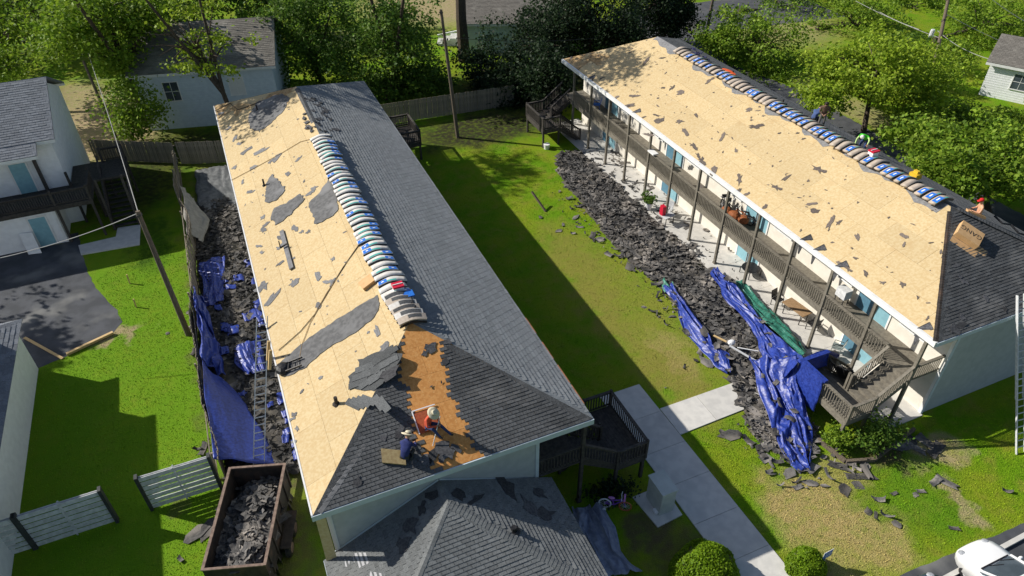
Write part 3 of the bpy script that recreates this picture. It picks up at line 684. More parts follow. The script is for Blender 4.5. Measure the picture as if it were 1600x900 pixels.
# ---------------------------------------------------------------- trees and shrubs
def leafmat(name, c1, c2, c3=None):
    m = bpy.data.materials.new(name); m.use_nodes = True; t = m.node_tree; N = t.nodes; L = t.links; b = N['Principled BSDF']
    b.inputs['Roughness'].default_value = .6; b.inputs['Specular IOR Level'].default_value = .25
    g = N.new('ShaderNodeNewGeometry'); r = N.new('ShaderNodeValToRGB'); L.new(g.outputs['Random Per Island'], r.inputs[0])
    r.color_ramp.elements[0].color = (*c1, 1); r.color_ramp.elements[1].color = (*c2, 1)
    tc = N.new('ShaderNodeTexCoord'); n = N.new('ShaderNodeTexNoise'); n.inputs['Scale'].default_value = .8; n.inputs['Detail'].default_value = 3; L.new(tc.outputs['Object'], n.inputs[0])
    hs = N.new('ShaderNodeHueSaturation'); mr = N.new('ShaderNodeMapRange'); mr.inputs[1].default_value = .3; mr.inputs[2].default_value = .7; mr.inputs[3].default_value = .7; mr.inputs[4].default_value = 1.3
    L.new(n.outputs[0], mr.inputs[0]); L.new(mr.outputs[0], hs.inputs['Value']); L.new(r.outputs[0], hs.inputs['Color'])
    tr = N.new('ShaderNodeBsdfTranslucent'); ms = N.new('ShaderNodeMixShader'); ms.inputs[0].default_value = .38
    L.new(hs.outputs[0], b.inputs['Base Color']); L.new(hs.outputs[0], tr.inputs[0])
    L.new(b.outputs[0], ms.inputs[1]); L.new(tr.outputs[0], ms.inputs[2]); L.new(ms.outputs[0], N['Material Output'].inputs[0])
    return m
LF = {'bright': leafmat('bright green leaves', (.10, .20, .012), (.27, .38, .035)), 'mid': leafmat('mid green leaves', (.055, .13, .015), (.145, .235, .03)),
      'dark': leafmat('dark evergreen leaves', (.012, .028, .012), (.032, .06, .02)), 'lime': leafmat('yellow green leaves', (.16, .265, .01), (.36, .46, .04)),
      'box': leafmat('clipped hedge leaves', (.11, .21, .006), (.22, .34, .012))}
rg = np.random.default_rng(5)
def leaves(center, rad, n, size, clump=.55, hollow=.45, nclump=None, flat=.0, squash=1):
    """leaf quads in clumps spread through an uneven ellipsoid"""
    nclump = nclump or max(12, n//60)
    d = rg.normal(size=(nclump, 3)); d /= np.linalg.norm(d, axis=1)[:, None]
    rr = hollow+(1-hollow)*rg.random(nclump)**.6
    bumpy = 1+.33*np.sin(d[:, 0]*5+d[:, 2]*4+rg.random()*6)+.15*np.sin(d[:, 1]*7+rg.random()*6)
    cc = d*(rr*bumpy)[:, None]*np.array(rad)
    ci = rg.integers(0, nclump, n)
    p = cc[ci]+rg.normal(size=(n, 3))*clump*np.array([1, 1, .6])*(.6+.8*rg.random(nclump)[ci])[:, None]
    nrm = rg.normal(size=(n, 3))+np.array([0, 0, 1.0]); nrm /= np.linalg.norm(nrm, axis=1)[:, None]
    a = np.cross(nrm, rg.normal(size=(n, 3))); a /= np.linalg.norm(a, axis=1)[:, None]; b = np.cross(nrm, a)
    s = size*(.6+.8*rg.random(n))[:, None]
    q = np.stack([p-a*s*.5, p-b*s*.32+nrm*s*.06, p+a*s*.5, p+b*s*.32+nrm*s*.06], 1).reshape(-1, 3)+np.array(center)
    return q
def tree(name, label, base, crown, rad, kind, n=7000, size=.3, trunk=.22, lean=None, clump=.6, group=None, cat='tree', limbs=7, hollow=.4, extra=()):
    base = V((base[0], base[1], 0)); c = V(crown)
    t = thing(name, label, cat, base, group); n = int(n*(.85 if n > 4000 else 1))
    top = c+V((0, 0, rad[2]*.3)); mid = base.lerp(c, .5)+V((rnd.uniform(-.4, .4), rnd.uniform(-.4, .4), 0))
    mb = MB().tube([base-V((0, 0, .2)), base+V((0, 0, .3)), mid, c, top], [trunk*1.5, trunk*1.1, trunk*.8, trunk*.55, trunk*.15], 8)
    for k in range(limbs):
        f = rnd.uniform(.45, .95); o = mid.lerp(c, f); a = rnd.uniform(0, 2*PI); e = c+V((math.cos(a)*rad[0]*.75, math.sin(a)*rad[1]*.75, rnd.uniform(-.35, .6)*rad[2]))
        m_ = o.lerp(e, .5)+V((0, 0, .12*rad[2])); mb.tube([o, m_, e], [trunk*.4, trunk*.25, trunk*.08], 6, False)
    for (ec, er, en) in extra: mb.tube([mid, mid.lerp(V(ec), .5)+V((0, 0, .3)), V(ec)+V((0, 0, er[2]*.3))], [trunk*.7, trunk*.5, trunk*.15], 6)
    mb.build('trunk', M_bark, t)
    q = leaves(c-base, rad, n, size, clump, hollow)
    for (ec, er, en) in extra: q = np.concatenate([q, leaves(V(ec)-base, er, en, size, clump, hollow)])
    m = len(q)//4
    o = link('crown', fastmesh('crown', q, np.arange(m*4).reshape(-1, 4), LF[kind]), t)
    return t
G_ = 'trees behind the buildings'
# upper left
tree('shade_tree', 'tall bright green leaning tree in front of the dirt yard at upper left', (-6.4, 62.5), (-6.75,64,8.65), (4.4, 4, 3.0), 'bright', 9500, .30, .3, extra=(((-9.8,63,7.44), (2.2, 2, 1.3), 1700), ((-3.58,63,8.62), (2.0, 2, 1.6), 1500), ((-6.71,62.5,5.25), (1.7, 1.6, 1.5), 1500), ((-8.5, 56.0, 15.0), (3.4, 3, 2.8), 3500)))  # last crown is above the view, placed to shade the left roof's far end
tree('shade_tree', 'thin trunked tree with sparse yellow green leaves before the pale blue house', (.35, 55.6), (-0.96,56.6,8.28), (3.9, 2.6, 4.6), 'lime', 1900, .27, .21, clump=.42, limbs=14, hollow=.25, extra=(((-5.2, 55.2, 15.6), (3.2, 2.6, 2.8), 3000), ((.2, 57, 14.6), (2.8, 2.4, 2.6), 2400)))  # both extra crowns sit out of view, added for shade on the left roof
tree('leafy_shrub', 'bright leafy vine mound against the fence near the white house', (-7.4, 58.6), (-6.84,58.6,2.72), (1.7, 1.6, 2.2), 'bright', 4000, .24, .1, cat='shrub')
tree('shade_tree', 'bright tree cut by the frame at the far upper left corner', (-21, 72), (-14.18,72,7.19), (5.5, 4, 4.0), 'bright', 7000, .32, .3)
tree('shade_tree', 'mid green foliage at the left edge above the white house', (-19, 66), (-15.57,66,5.23), (2.0, 2.4, 1.8), 'bright', 1900, .3, .2)
tree('shade_tree', 'dark trees in the shaded corner behind the dirt yard', (-20, 84), (-16, 84, 3.5), (9, 4, 4.5), 'dark', 9000, .4, .3)
tree('shade_tree', 'tall tree reaching past the top of the frame behind the pale blue house', (-4, 82), (-2, 82, 6.5), (9, 5, 5), 'dark', 9000, .4, .3)
# centre
tree('shade_tree', 'round mid green tree behind the far end of the left building', (8.6, 64.5), (7.94,65,4.35), (4.1, 3.5, 4.8), 'mid', 12000, .28, .25, extra=(((10.6,66,4.8), (2.4, 2, 4), 3000),))
tree('shade_tree', 'broad dark green tree with twin trunks left of the slim pole', (13.2, 59.5), (14.74,60.5,3.96), (4.2, 3.5, 5.4), 'mid', 15000, .28, .25, extra=(((15.48,60,0.25), (3.2, 2.2, 2.2), 5000), ((15.6, 53.6, 15.6), (3.2, 2.8, 2.6), 3200), ((11, 57, 16), (2.6, 2.4, 2.4), 2200)))  # highest crowns are out of view, added to shade the right building's far corner
tree('shade_tree', 'shaded tree rising at the top edge left of the small blue house', (6, 80), (8, 80, 5), (9, 4, 4), 'mid', 8000, .36, .3)
t = thing('bare_trunk', 'tall bare dark tree trunk in front of the small blue house', 'tree', (22.6, 65.1, 0))
MB().tube([(22.6, 65.1, -.2), (22.5, 65.2, 4), (22.9,66,8.89)], [.62, .5, .42], 10).build('trunk', M_bark, t)
q = leaves((0, 0, 17), (4, 3, 2), 1500, .3); link('crown', fastmesh('crown', q, np.arange(len(q)).reshape(-1, 4), LF['mid']), t)
EV = [((24.5, 58.5), (22.44,58.5,0.83), (2.6, 2.2, 3.6)), ((27.5, 57.5), (27.48,58,2.58), (3.4, 3, 4.6)), ((33.5, 58.5), (33.52,59,3.74), (3.4, 3, 4.6)), ((30, 60.5), (31.16,61,4.36), (3.2, 3, 4.4)), ((38.0, 60), (39.95,60.5,3.95), (3.2, 2.6, 4.2)),
      ((24.5, 54.0), (23.12,54.5,0.46), (2.4, 2.0, 2.8)), ((28, 51.8), (25.58,52,2.14), (1.7, 1.6, 2.6)), ((36.5, 55.0), (34.96,56,2.7), (2.2, 2, 3)), ((41, 60), (43.01,60,3.39), (2.2, 2, 2.6))]
for k, (b, c, r) in enumerate(EV):
    tree('evergreen_tree', ('dark evergreen beside the slim grey pole', 'tall dark evergreen above the far stair deck', 'tall dark evergreen at the top edge above the far roof corner', 'dark evergreen top between the two tallest evergreens', 'dark evergreen at the top edge nearest the road', 'low dark evergreen standing at the board fence', 'small dark evergreen next to the far stair deck', 'low dark evergreen behind the far roof edge', 'rightmost small dark evergreen beside the road')[k], b, c, r, 'dark', 9000, .26, .2, clump=.5, group='dark evergreens behind the right building', hollow=.35)
# right of the right building
RT = [('tall bright green tree beside the road at the top of the right building', (47.5, 52), (48.05,53,1.43), (4.8, 4, 4.0), 'bright', 13000, (((44.5,55,2.53), (2.6, 2.2, 1.8), 2500), ((47.66,50,-0.55), (2.6, 2, 1.4), 2500))),
      ('low broad yellow green tree with bare inner branches behind the roofers', (46.5, 37.5), (47.8,39,4.39), (5.4, 4.2, 2.2), 'lime', 15000, (((41.91,38,3.61), (2.2, 2, 1.4), 2500), ((51.16,37,2.36), (2.6, 2.2, 1.8), 3500))),
      ('dense bright tree at upper right beyond the lane', (60, 58), (64.62,57,0.21), (5, 4, 3.4), 'bright', 10000, ()),
      ('leafy lime tree near the right edge above the bare shoulder of the roofer', (44.5, 24.5), (43.69,25.5,3.93), (3.6, 3.4, 1.9), 'bright', 13000, (((41.05,28,4.89), (2.4, 2, 1.0), 3500), ((38.03,24,4.64), (2.0, 1.6, .9), 2600), ((38.6,24.63,5.13), (1.9, 2.4, 1.2), 3000))),
      ('bright tree at the top right corner behind the power lines', (68, 50), (73.79,49,1.53), (5, 4, 3.6), 'bright', 10000, ()),
      ('wide green tree mass at the top edge right of the evergreens', (56, 66), (63.84,66,-0.44), (5, 4, 3.2), 'mid', 9000, ()),
      ('green shrubby tree at the upper right beside the tall pole', (66, 60), (76.5,60,-0.62), (4.5, 4, 2.8), 'bright', 8000, ())]
for lab, b, c, r, kd, n, ex in RT: tree('leafy_tree', lab, b, c, r, kd, n, .26, .2, clump=.46, extra=ex, limbs=12, hollow=.5)
for k, (x, y, r, h, kd) in enumerate(((58.5, 41.5, 1.7, 1.5, 'bright'), (56.5, 43.5, 1.9, 1.3, 'lime'), (54, 34, 2.2, 1.0, 'bright'), (51.5, 31.5, 2.4, .9, 'bright'), (56.5, 32.5, 2, .8, 'bright'), (50, 27.5, 2.2, .9, 'lime'), (53, 45.5, 2.2, 1.1, 'lime'), (60, 47, 2.4, 1.4, 'mid'), (63, 44, 2, 1.5, 'bright'), (49, 34.5, 2, 1.1, 'bright'), (58, 30, 2.4, 1, 'lime'), (48.2, 21.5, 2.2, 1.2, 'bright'), (46.5, 17.5, 2.2, 1.2, 'mid'))):
    tree('leafy_shrub', ('bright shrub below the window side of the white house at right', 'yellow green shrub left of the white house at right', 'bright low shrub in the middle of the right thicket', 'wide bright shrub nearest the lane in the right thicket', 'bright shrub at the right edge below the white house', 'yellow green shrub at the lane edge behind the green shirted roofer', 'yellow green shrub at the foot of the tall pole', 'mid green shrub behind the foot of the tall pole', 'bright shrub behind the white house roof', 'bright shrub between the two broad trees', 'yellow green shrub at the right edge low in the thicket', 'bright shrub beside the lane near the right roof hip', 'mid green shrub beside the lane at the right frame edge')[k], (x, y), (x, y, h), (r, r, h), kd, 3200, .22, .06, clump=.35, group='shrubs in the thicket at right', cat='shrub', limbs=4)
tree('leafy_shrub', 'low dark shrub at the foot of the fence behind the left building', (3.5, 58.5), (3.5, 58.5, .9), (2.5, 1.4, .9), 'mid', 3000, .2, .05, clump=.3, cat='shrub', limbs=3)
tree('leafy_shrub', 'sunlit weedy shrub beside the pale blue house corner', (6.2, 61.5), (6.2, 61.5, .8), (1.5, 1.3, .8), 'lime', 2000, .2, .05, clump=.3, cat='shrub', limbs=3)
# trees outside the left of the frame whose shade falls on the driveway
tree('shade_tree', 'tree standing left of the frame that shades the driveway', (-25.5, 45), (-25.5, 45, 9.5), (3.4, 3.2, 3.0), 'mid', 2600, .4, .3)
# clipped round shrubs by the sidewalk
def hedge(label, c, rad, n):
    t = thing('clipped_shrub', label, 'shrub', (c[0], c[1], 0))
    d = rg.normal(size=(n, 3)); d /= np.linalg.norm(d, axis=1)[:, None]; d[:, 2] = np.abs(d[:, 2])*1.02-.12
    p = d*np.array(rad)*(.93+.09*rg.random(n))[:, None]*(1+.05*np.sin(d[:, :1]*6)+.04*np.sin(d[:, 1:2]*8))+np.array([0, 0, rad[2]*.12])
    nrm = d+rg.normal(size=(n, 3))*.7; nrm /= np.linalg.norm(nrm, axis=1)[:, None]
    a = np.cross(nrm, rg.normal(size=(n, 3))); a /= np.linalg.norm(a, axis=1)[:, None]; b = np.cross(nrm, a); s = .085*(.7+.6*rg.random(n))[:, None]
    q = np.stack([p-a*s*.6, p-b*s*.4, p+a*s*.6, p+b*s*.4], 1).reshape(-1, 3)
    link('foliage', fastmesh('foliage', q, np.arange(n*4).reshape(-1, 4), LF['box']), t)
    MB().ell((c[0], c[1], rad[2]*.45), (rad[0]*.8, rad[1]*.8, rad[2]*.42), 14, 8).build('inner_twigs', M_bark, t)
    mb = MB()
    for k in range(5): mb.tube([(c[0]+.1*math.cos(k), c[1]+.1*math.sin(k), -.05), (c[0]+.5*rad[0]*math.cos(k*1.3), c[1]+.5*rad[1]*math.sin(k*1.3), rad[2]*.6)], .03, 6)
    mb.build('stem', M_bark, t)
hedge('large clipped round shrub half in shade beside the sidewalk', (12.47,10.76,0.5), (1.38, 1.2, 1.35), 12000)
hedge('smaller clipped round shrub in full sun next to the blue yard sign', (16.24,9.42,0.4), (.78, .72, .95), 6500)

# ---------------------------------------------------------------- grass blades on the lawns
def grass(poly, n, size, keep=None):
    us = [p[0] for p in poly]; vs = [p[1] for p in poly]; P = []
    x = rg.uniform(min(us), max(us), n*2); y = rg.uniform(min(vs), max(vs), n*2)
    ok = np.zeros(n*2, bool)
    for i in range(len(poly)):
        x1, y1 = poly[i-1]; x2, y2 = poly[i]
        if y1 == y2: continue
        c = ((y1 > y) != (y2 > y)) & (x < (x2-x1)*(y-y1)/(y2-y1)+x1); ok ^= c
    p = np.stack([x[ok], y[ok], np.zeros(ok.sum())], 1)[:n]; m = len(p)
    a = rg.uniform(0, 6.28, m); t = np.stack([np.cos(a), np.sin(a), np.zeros(m)], 1); s = size*(.5+rg.random(m))[:, None]
    up = np.stack([rg.normal(0, .55, m), rg.normal(0, .55, m), np.ones(m)], 1)
    return np.stack([p-t*s*.35, p+t*s*.35, p+t*s*.12+up*s, p-t*s*.12+up*s], 1).reshape(-1, 3)
LG = ground_mat(True)
GP = [([(-8.3, 36), (-9.8, 41), (-7.2, 43.8), (-4.5, 43), (-4.5, 22.6), (-4.4, 14), (-13, 14), (-12.2, 34), (-9, 35)], 34000), ([(10, 20), (13, 20.6), (15.7, 19), (19.4, 18.8), (20.4, 24), (20.4, 32), (21, 40), (21.5, 44), (20, 48), (10, 48)], 36000), ([(15.7, 16.9), (18.6, 16.9), (19, 13.6), (22, 12.2), (27, 13), (33, 13), (33, 8.6), (26, 7.6), (22, 7.8), (18.5, 8), (15.6, 6)], 30000), ([(9.5, 14.8), (13.2, 15), (13.2, 5.5), (9.5, 9)], 5000)]
q = np.concatenate([grass(p, int(n*.8), .036) for p, n in GP])
tag(link('grass', fastmesh('grass', q, np.arange(len(q)).reshape(-1, 4), LG)), 'short mown grass blades covering the lawns', 'grass', None, 'stuff')

# ---------------------------------------------------------------- shingle bundles draped over the ridges
M_wrapw = mat('white bundle wrapper', (.66, .645, .62), (.57, .54, .50), 6, .5, .1, 30, rand=.06)
M_wrapb = mat('beige bundle wrapper', (.47, .40, .33), (.40, .335, .275), 6, .55, .1, 30, rand=.06)
M_blue = mat('blue bundle label', (.02, .12, .5), (.03, .18, .6), 14, .4)
M_green = mat('teal bundle band', (.03, .38, .33), rough=.4)
M_lblw = mat('white label print', (.8, .8, .8), rough=.5)
def arc(half, x):                                               # profile of a bundle bent over the ridge
    return .07-.40*math.sqrt(x*x+.05)+.40*math.sqrt(.05)
def bundle_strip(mb, y0, y1, x0, x1, h, slope, n=8, th=.004, tilt=-.075):
    vs = []; fs = []
    for k in range(n+1):
        x = x0+(x1-x0)*k/n; z = arc(.5, x)
        dz = (arc(.5, x+.01)-arc(.5, x-.01))/.02; nn = V((-dz, 0, 1)).normalized()
        for yy in (y0, y1):
            hh = h+(.075 if tilt else 0)+tilt*(yy+.19)/.38
            vs += [V((x, yy, z))+nn*hh, V((x, yy, z))+nn*(hh-th)]
    for k in range(n):
        a = 4*k; b = a+4
        fs += [(a, b, b+2, a+2), (a+1, a+3, b+3, b+1), (a, a+1, b+1, b), (a+2, b+2, b+3, a+3)]
    fs += [(0, 2, 3, 1), (4*n, 4*n+1, 4*n+3, 4*n+2)]
    return mb.add(vs, fs)
def bundle(kind, label, group):
    t = thing('shingle_bundle', label, 'shingle bundle', (0, 0, 0), group)
    wm = M_wrapw if kind[0] == 'w' else M_wrapb
    bundle_strip(MB(), -.175, .20, -.56, .56, .085, 0, 12, .10).build('wrapper', wm, t, smooth=True)
    mb = MB()
    for k in range(5): bundle_strip(mb, -.187, -.176, -.565, .565, .035+.022*k, 0, 10, .014, .0)
    mb.build('shingle_edges', M_shd, t)
    if 'L' in kind or 'R' in kind:
        s = -1 if 'L' in kind else 1
        xa, xb = sorted((s*.04, s*.46)) if kind[0] == 'b' else sorted((s*.18, s*.52))
        l = bundle_strip(MB(), -.165, .13, xa, xb, .0895, 0, 6).build('label', M_blue, t)
        bundle_strip(MB(), -.05, .02, xa+.12, xb-.12, .0925, 0, 3).build('logo_patch', M_lblw, l)
        if kind[0] == 'w': bundle_strip(MB(), -.155, -.06, -.35, .15, .0885, 0, 6).build('colour_band', M_green, t)
        else: bundle_strip(MB(), -.165, -.10, xa-.02, xb+.22, .0885, 0, 6).build('colour_band', M_green, t)
    return t
KW = {k: bundle(k, l, 'shingle bundles along the left ridge') for k, l in (('wR', 'white wrapped shingle bundle with blue label on the right, on the left ridge'), ('wL', 'white wrapped shingle bundle with blue label on the left, on the left ridge'), ('wp', 'plain pale shingle bundle without label on the left ridge'))}
KB = {k: bundle(k, l, 'shingle bundles along the right ridge') for k, l in (('bL', 'beige wrapped shingle bundle with blue label on the right ridge'), ('bp', 'plain beige shingle bundle without label on the right ridge'))}
used = set()
def ordinal(n):
    w_ = ['', 'first', 'second', 'third', 'fourth', 'fifth', 'sixth', 'seventh', 'eighth', 'ninth', 'tenth', 'eleventh', 'twelfth', 'thirteenth', 'fourteenth', 'fifteenth', 'sixteenth', 'seventeenth', 'eighteenth', 'nineteenth']
    if n < 20: return w_[n]
    t_ = {2: 'twent', 3: 'thirt', 4: 'fort', 5: 'fift'}[n//10]
    return t_+'ieth' if n % 10 == 0 else t_+'y-'+w_[n % 10]
cnt = {}
def put(K, k, p):
    side = 'left' if k[0] == 'w' else 'right'; cnt[side] = cnt.get(side, 0)+1
    lab = {'wR': 'white shingle bundle with blue label, ', 'wL': 'white shingle bundle labelled on its left, ', 'wp': 'plain pale shingle bundle, ', 'bL': 'beige shingle bundle with blue label, ', 'bp': 'plain beige shingle bundle, '}[k]+ordinal(cnt[side])+' from the near end of the '+side+' ridge'
    if k not in used: o = K[k]; used.add(k); o.location = p
    else: o = dup(K[k], p)
    o.rotation_euler = (rnd.gauss(.02, .02), rnd.gauss(0, .035), rnd.gauss(0, .05)); o.scale = (rnd.uniform(.93, 1.05), 1, rnd.uniform(.85, 1.2)); o.location = V(p)+V((rnd.gauss(0, .03), 0, 0)); o['label'] = lab
seqA = 'p p R R R R R R p p R L p L R R p p R R p L R p R R R L L L R R p R p L p R R p p'.split()[::1]
y = 22.9
for k in reversed(seqA[:38]):
    put(KW, 'w'+k, (rxa, y, rza+.015)); y += .415
seqB = 'L L L p p L L L L p L p p L p p L L L L p L L L L L L L p p p L L p p p p L L L p p'.split()
y = 19.0
for k in seqB+['L', 'p', 'L', 'L', 'p', 'L', 'p', 'p', 'p']:
    put(KB, 'b'+k, (rxb, y, rzb+.015)); y += .44
for k in ('wR', 'wL', 'wp'):
    if k not in used: put(KW, k, (rxa, y, rza))
# flat unopened bundles in disorder at the near end of the left ridge
for k in range(6):
    t = thing('shingle_bundle', ['topmost', 'second', 'third', 'fourth', 'fifth', 'lowest'][k]+' of the slipped black and white bundles at the near ridge end', 'shingle bundle', (rxa-.05+.03*k, 22.6-.32*k, rza-.02), 'slipped bundles at the near end of the left ridge')
    loc = t.location.copy(); t.location = (0, 0, 0)
    bundle_strip(MB(), -.15, .16, -.5, .5, .10, 0, 8, .05, .06).build('wrapper', (M_wrapw, M_wrapb)[k % 2], t)
    bundle_strip(MB(), -.19, -.151, -.52, .52, .10, 0, 8, .09, .0).build('shingle_edges', M_black, t)
    bundle_strip(MB(), -.06+.03*(k % 2), .13, -.42+.16*(k % 3), .42-.1*(k % 2), .106, 0, 7, .004, .06).build('torn_wrapper', M_shd, t)
    t.location = loc; t.rotation_euler = (.03, .02, rnd.gauss(0, .06))
# ---------------------------------------------------------------- torn scraps: irregular pieces with thickness
def scrap_mesh(seed, m, n=9, elong=1., th=.012, jag=.5, bend=.0):
    r = random.Random(seed); P = []
    for k in range(n):
        a = 2*PI*(k+r.uniform(-.3, .3))/n; q = .5*r.uniform(1-jag, 1); P.append(V((math.cos(a)*q*elong, math.sin(a)*q, 0)))
    mb = MB(); ax = r.uniform(0, 3)
    top = [p+V((0, 0, th+bend*max(0, p.x*math.cos(ax)+p.y*math.sin(ax))**1.3)) for p in P]
    c = V((0, 0, th)); bt = [p-V((0, 0, th)) for p in top]
    mb.add(top+bt+[c, V((0, 0, 0))], [(i, (i+1) % n, 2*n) for i in range(n)]+[((i+1) % n+n, i+n, 2*n+1) for i in range(n)]+[(i+n, (i+1) % n+n, (i+1) % n, i) for i in range(n)])
    return mb.mesh('scrap', m)
SC_D = [scrap_mesh(k, M_scrap, 9+k % 5, 1+(k % 3)*.4, bend=.06*(k % 2), jag=.62) for k in range(10)]
SC_B = [scrap_mesh(400+k, M_scrapb, 11+k % 6, 1+(k % 3)*.45, bend=.03*(k % 2), jag=.72, th=.008) for k in range(14)]
SC_F = [scrap_mesh(50+k, M_felt, 11+k % 5, 1+(k % 3)*.4, jag=.66, th=.006) for k in range(8)]
def scrap(pl, p, size, label, group, felt=False, seed=None, lift=.012, name='shingle_scrap', rz=None, cat='scrap'):
    me = rnd.choice(SC_F if felt else (SC_B if pl is BL else SC_D)); o = link(name, me); a = rnd.uniform(0, 6.28) if rz is None else rz
    uv = pl.uv(p); o.matrix_world = Matrix.Translation(pl.P(uv[0], uv[1], lift)) @ pl.rot(a).to_4x4() @ Matrix.Diagonal((size, size*rnd.uniform(.5, 1), 1, 1))
    return tag(o, label, cat, group)
gB = 'torn shingle scraps on the right roof'
big = [(26.24,34.61,6.01), (24.4,35.29,5.19), (25.69,36.48,5.77), (25.84,39.59,5.84), (29.12,41.51,7.31), (28.25,42.23,6.91), (27.16,34.24,6.43), (25.94,33.56,5.88), (27.05,31.28,6.38), (25.5,31.83,5.68), (29.58,36.44,7.51), (27.79,37.05,6.71), (27.74,37.95,6.69), (25.54,35.85,5.7), (28.55,30.4,7.05), (26.76,29.61,6.25), (28.44,24.87,7), (27.07,25.68,6.39), (26.35,25.49,6.07), (26.66,23.24,6.2), (26.52,22.72,6.14), (26.55,21.57,6.16), (26.7,21.26,6.22), (25.54,27.53,5.7), (25.08,30.45,5.49), (25.14,29.28,5.52), (25.2,38.87,5.55), (25.97,39.39,5.89), (25.34,48.05,5.61), (25.1,46.18,5.5), (25.05,44.36,5.48), (25.09,44.04,5.5), (25.54,43.54,5.7), (25.11,40.52,5.51), (25.12,38.89,5.51), (25.12,37.01,5.51), (29.54,28.04,7.5), (29.43,27.41,7.45), (29.21,31.94,7.35), (31.37,30.79,8.32), (28.25,44.29,6.92), (25.18,18.73,5.54), (25.48,17.96,5.67), (26.05,16.46,5.93), (25.6,17.09,5.73), (25.78,19.02,5.81), (27.94,18.46,6.78), (26.67,19.93,6.21), (28.24,16.75,6.91), (25.16,19.25,5.53), (25.06,26.84,5.49), (25.14,26.28,5.52), (25.17,24.8,5.54), (25.21,30.98,5.55), (23.93,28.67,4.98), (27.59,24.64,6.62)]
for k, p in enumerate(big):
    scrap(BL, p, rnd.uniform(.45, .85) if k < 28 else rnd.uniform(.25, .5), 'torn grey brown shingle scrap on the bare sheathing of the right roof', gB)
W_, H_ = BL.poly[1][0], 5.8
n = 0
while n < 150:
    u, v = rnd.uniform(.5, W_-.5), rnd.uniform(.3, 5.6)
    if inside((u, v), BL.poly) and u < W_-1-5*rnd.random()**3:
        scrap(BL, BL.P(u, v), rnd.choice((.08, .1, .13, .16, .24)), 'tiny shingle crumb on the bare sheathing of the right roof', 'small shingle crumbs on the right roof', lift=.008); n += 1
# strip of felt left along the ridge of the right roof
us = np.arange(0.2, 25.6, .35); pts = [(0, 0)]
mb = MB(); lo = []; hi = []
for yv in np.arange(18.6, 44.2, .3):
    d = .55+.16*math.sin(yv*1.7)+.12*math.sin(yv*4.1+1)+rnd.uniform(-.08, .1)
    lo.append(V((rxb-d*.91, yv, rzb-d*.41+.004))); hi.append(V((rxb, yv, rzb+.004)))
nn = BL.n*.012
for k in range(len(lo)-1): mb.prism([lo[k], hi[k], hi[k+1], lo[k+1]][::-1], nn)
mb.build('felt_strip', M_felt, B)
mb = MB()
for yv in np.arange(13.6, 18.2, .25):
    pass
caps(B, (24.9,13.4,5.48), (30.1,18.26,7.76), M_rust, BL.n, BH.n, w=.10, lift=.004, name='torn_edge_strip')
caps(B, (xb1-.2, yb0+.15, ze+.1), (rxb+.2, rb0-.2, rzb), M_shd, BR.n, BH.n, w=.15)
# scraps and felt pieces on the left roof
gA = 'torn felt scraps on the left roof'
fp = [(335,178,.5), (352,200,.6), (365,212,.5), (380,232,.9), (402,236,.8), (395,262,.5), (420,250,.5), (430,245,.7), (362,262,.5), (375,285,.5), (385,300,.4), (408,340,.4), (412,352,.5), (438,372,.4), (436,386,.5), (410,360,.5), (480,362,.35), (470,362,.35), (458,357,.4), (497,432,.6), (457,443,.5), (415,450,.9), (420,470,.8), (400,385,.3), (405,395,.3), (520,405,.3), (515,440,.4), (497,478,.4), (455,405,.35), (437,410,.35), (370,225,.5), (448,330,.6), (490,295,.6), (485,300,.5), (520,440,.3), (465,250,.4), (450,272,.4), (590,520,.5), (600,540,.5), (458,648,.35), (452,655,.3), (460,670,.3), (455,690,.25), (500,590,.2), (470,610,.2)]
for px, py, s_ in [(-1, -1, 0)][:0]: pass
for k, (p, s_) in enumerate(zip([(-0.46,48.93,5.57), (-0.18,46.2,5.69), (0.04,44.42,5.79), (0.4,41.98,5.94), (1.07,40.92,6.22), (0.59,39.51,6.02), (1.55,39.09,6.42), (1.94,39.08,6.58), (-0.47,40.87,5.57), (-0.23,38.69,5.67), (-0.03,37.29,5.76), (0.28,34.08,5.89), (0.3,33.27,5.89), (0.88,31.35,6.14), (0.7,30.71,6.06), (0.17,32.9,5.84), (2.15,30.54,6.67), (1.87,30.85,6.55), (1.59,31.48,6.43), (1.88,26.91,6.56), (0.8,27.45,6.11), (-0.56,28.59,5.54), (-0.38,27.28,5.61), (-0.27,31.83,5.66), (-0.2,31.16,5.69), (2.71,27.45,6.91), (2.25,26.11,6.71), (1.48,25.05,6.39), (1.07,29.22,6.22), (0.56,29.48,6), (0.16,43.31,5.84), (1.56,33.25,6.42), (3.1,33.83,7.07), (2.88,33.61,6.97), (2.38,25.98,6.77), (2.9,37.5,6.99), (2.18,36.68,6.68), (3.25,21.48,7.13), (3.26,20.55,7.14), (-0.55,20.04,5.54), (-0.68,19.91,5.48), (-0.59,19.32,5.52), (-0.8,18.84,5.43), (0.75,21.01,6.08), (-0.07,20.92,5.74)], [.5, .6, .5, .9, .8, .5, .5, .7, .5, .5, .4, .4, .5, .4, .5, .5, .35, .35, .4, .6, .5, .9, .8, .3, .3, .3, .4, .4, .35, .35, .5, .6, .6, .5, .3, .4, .4, .5, .5, .35, .3, .3, .25, .2, .2])):
    scrap(AL, p, s_*1.2, 'torn grey felt scrap on the bare sheathing of the left roof', gA, True, name='felt_scrap')
for k in range(70):
    u, v = rnd.uniform(1, 30), rnd.uniform(.3, 5)
    if inside((u, v), AL.poly): scrap(AL, AL.P(u, v), rnd.uniform(.08, .22), 'tiny crumb of torn felt on the left roof', 'small felt crumbs on the left roof', True, lift=.006, name='felt_crumb')
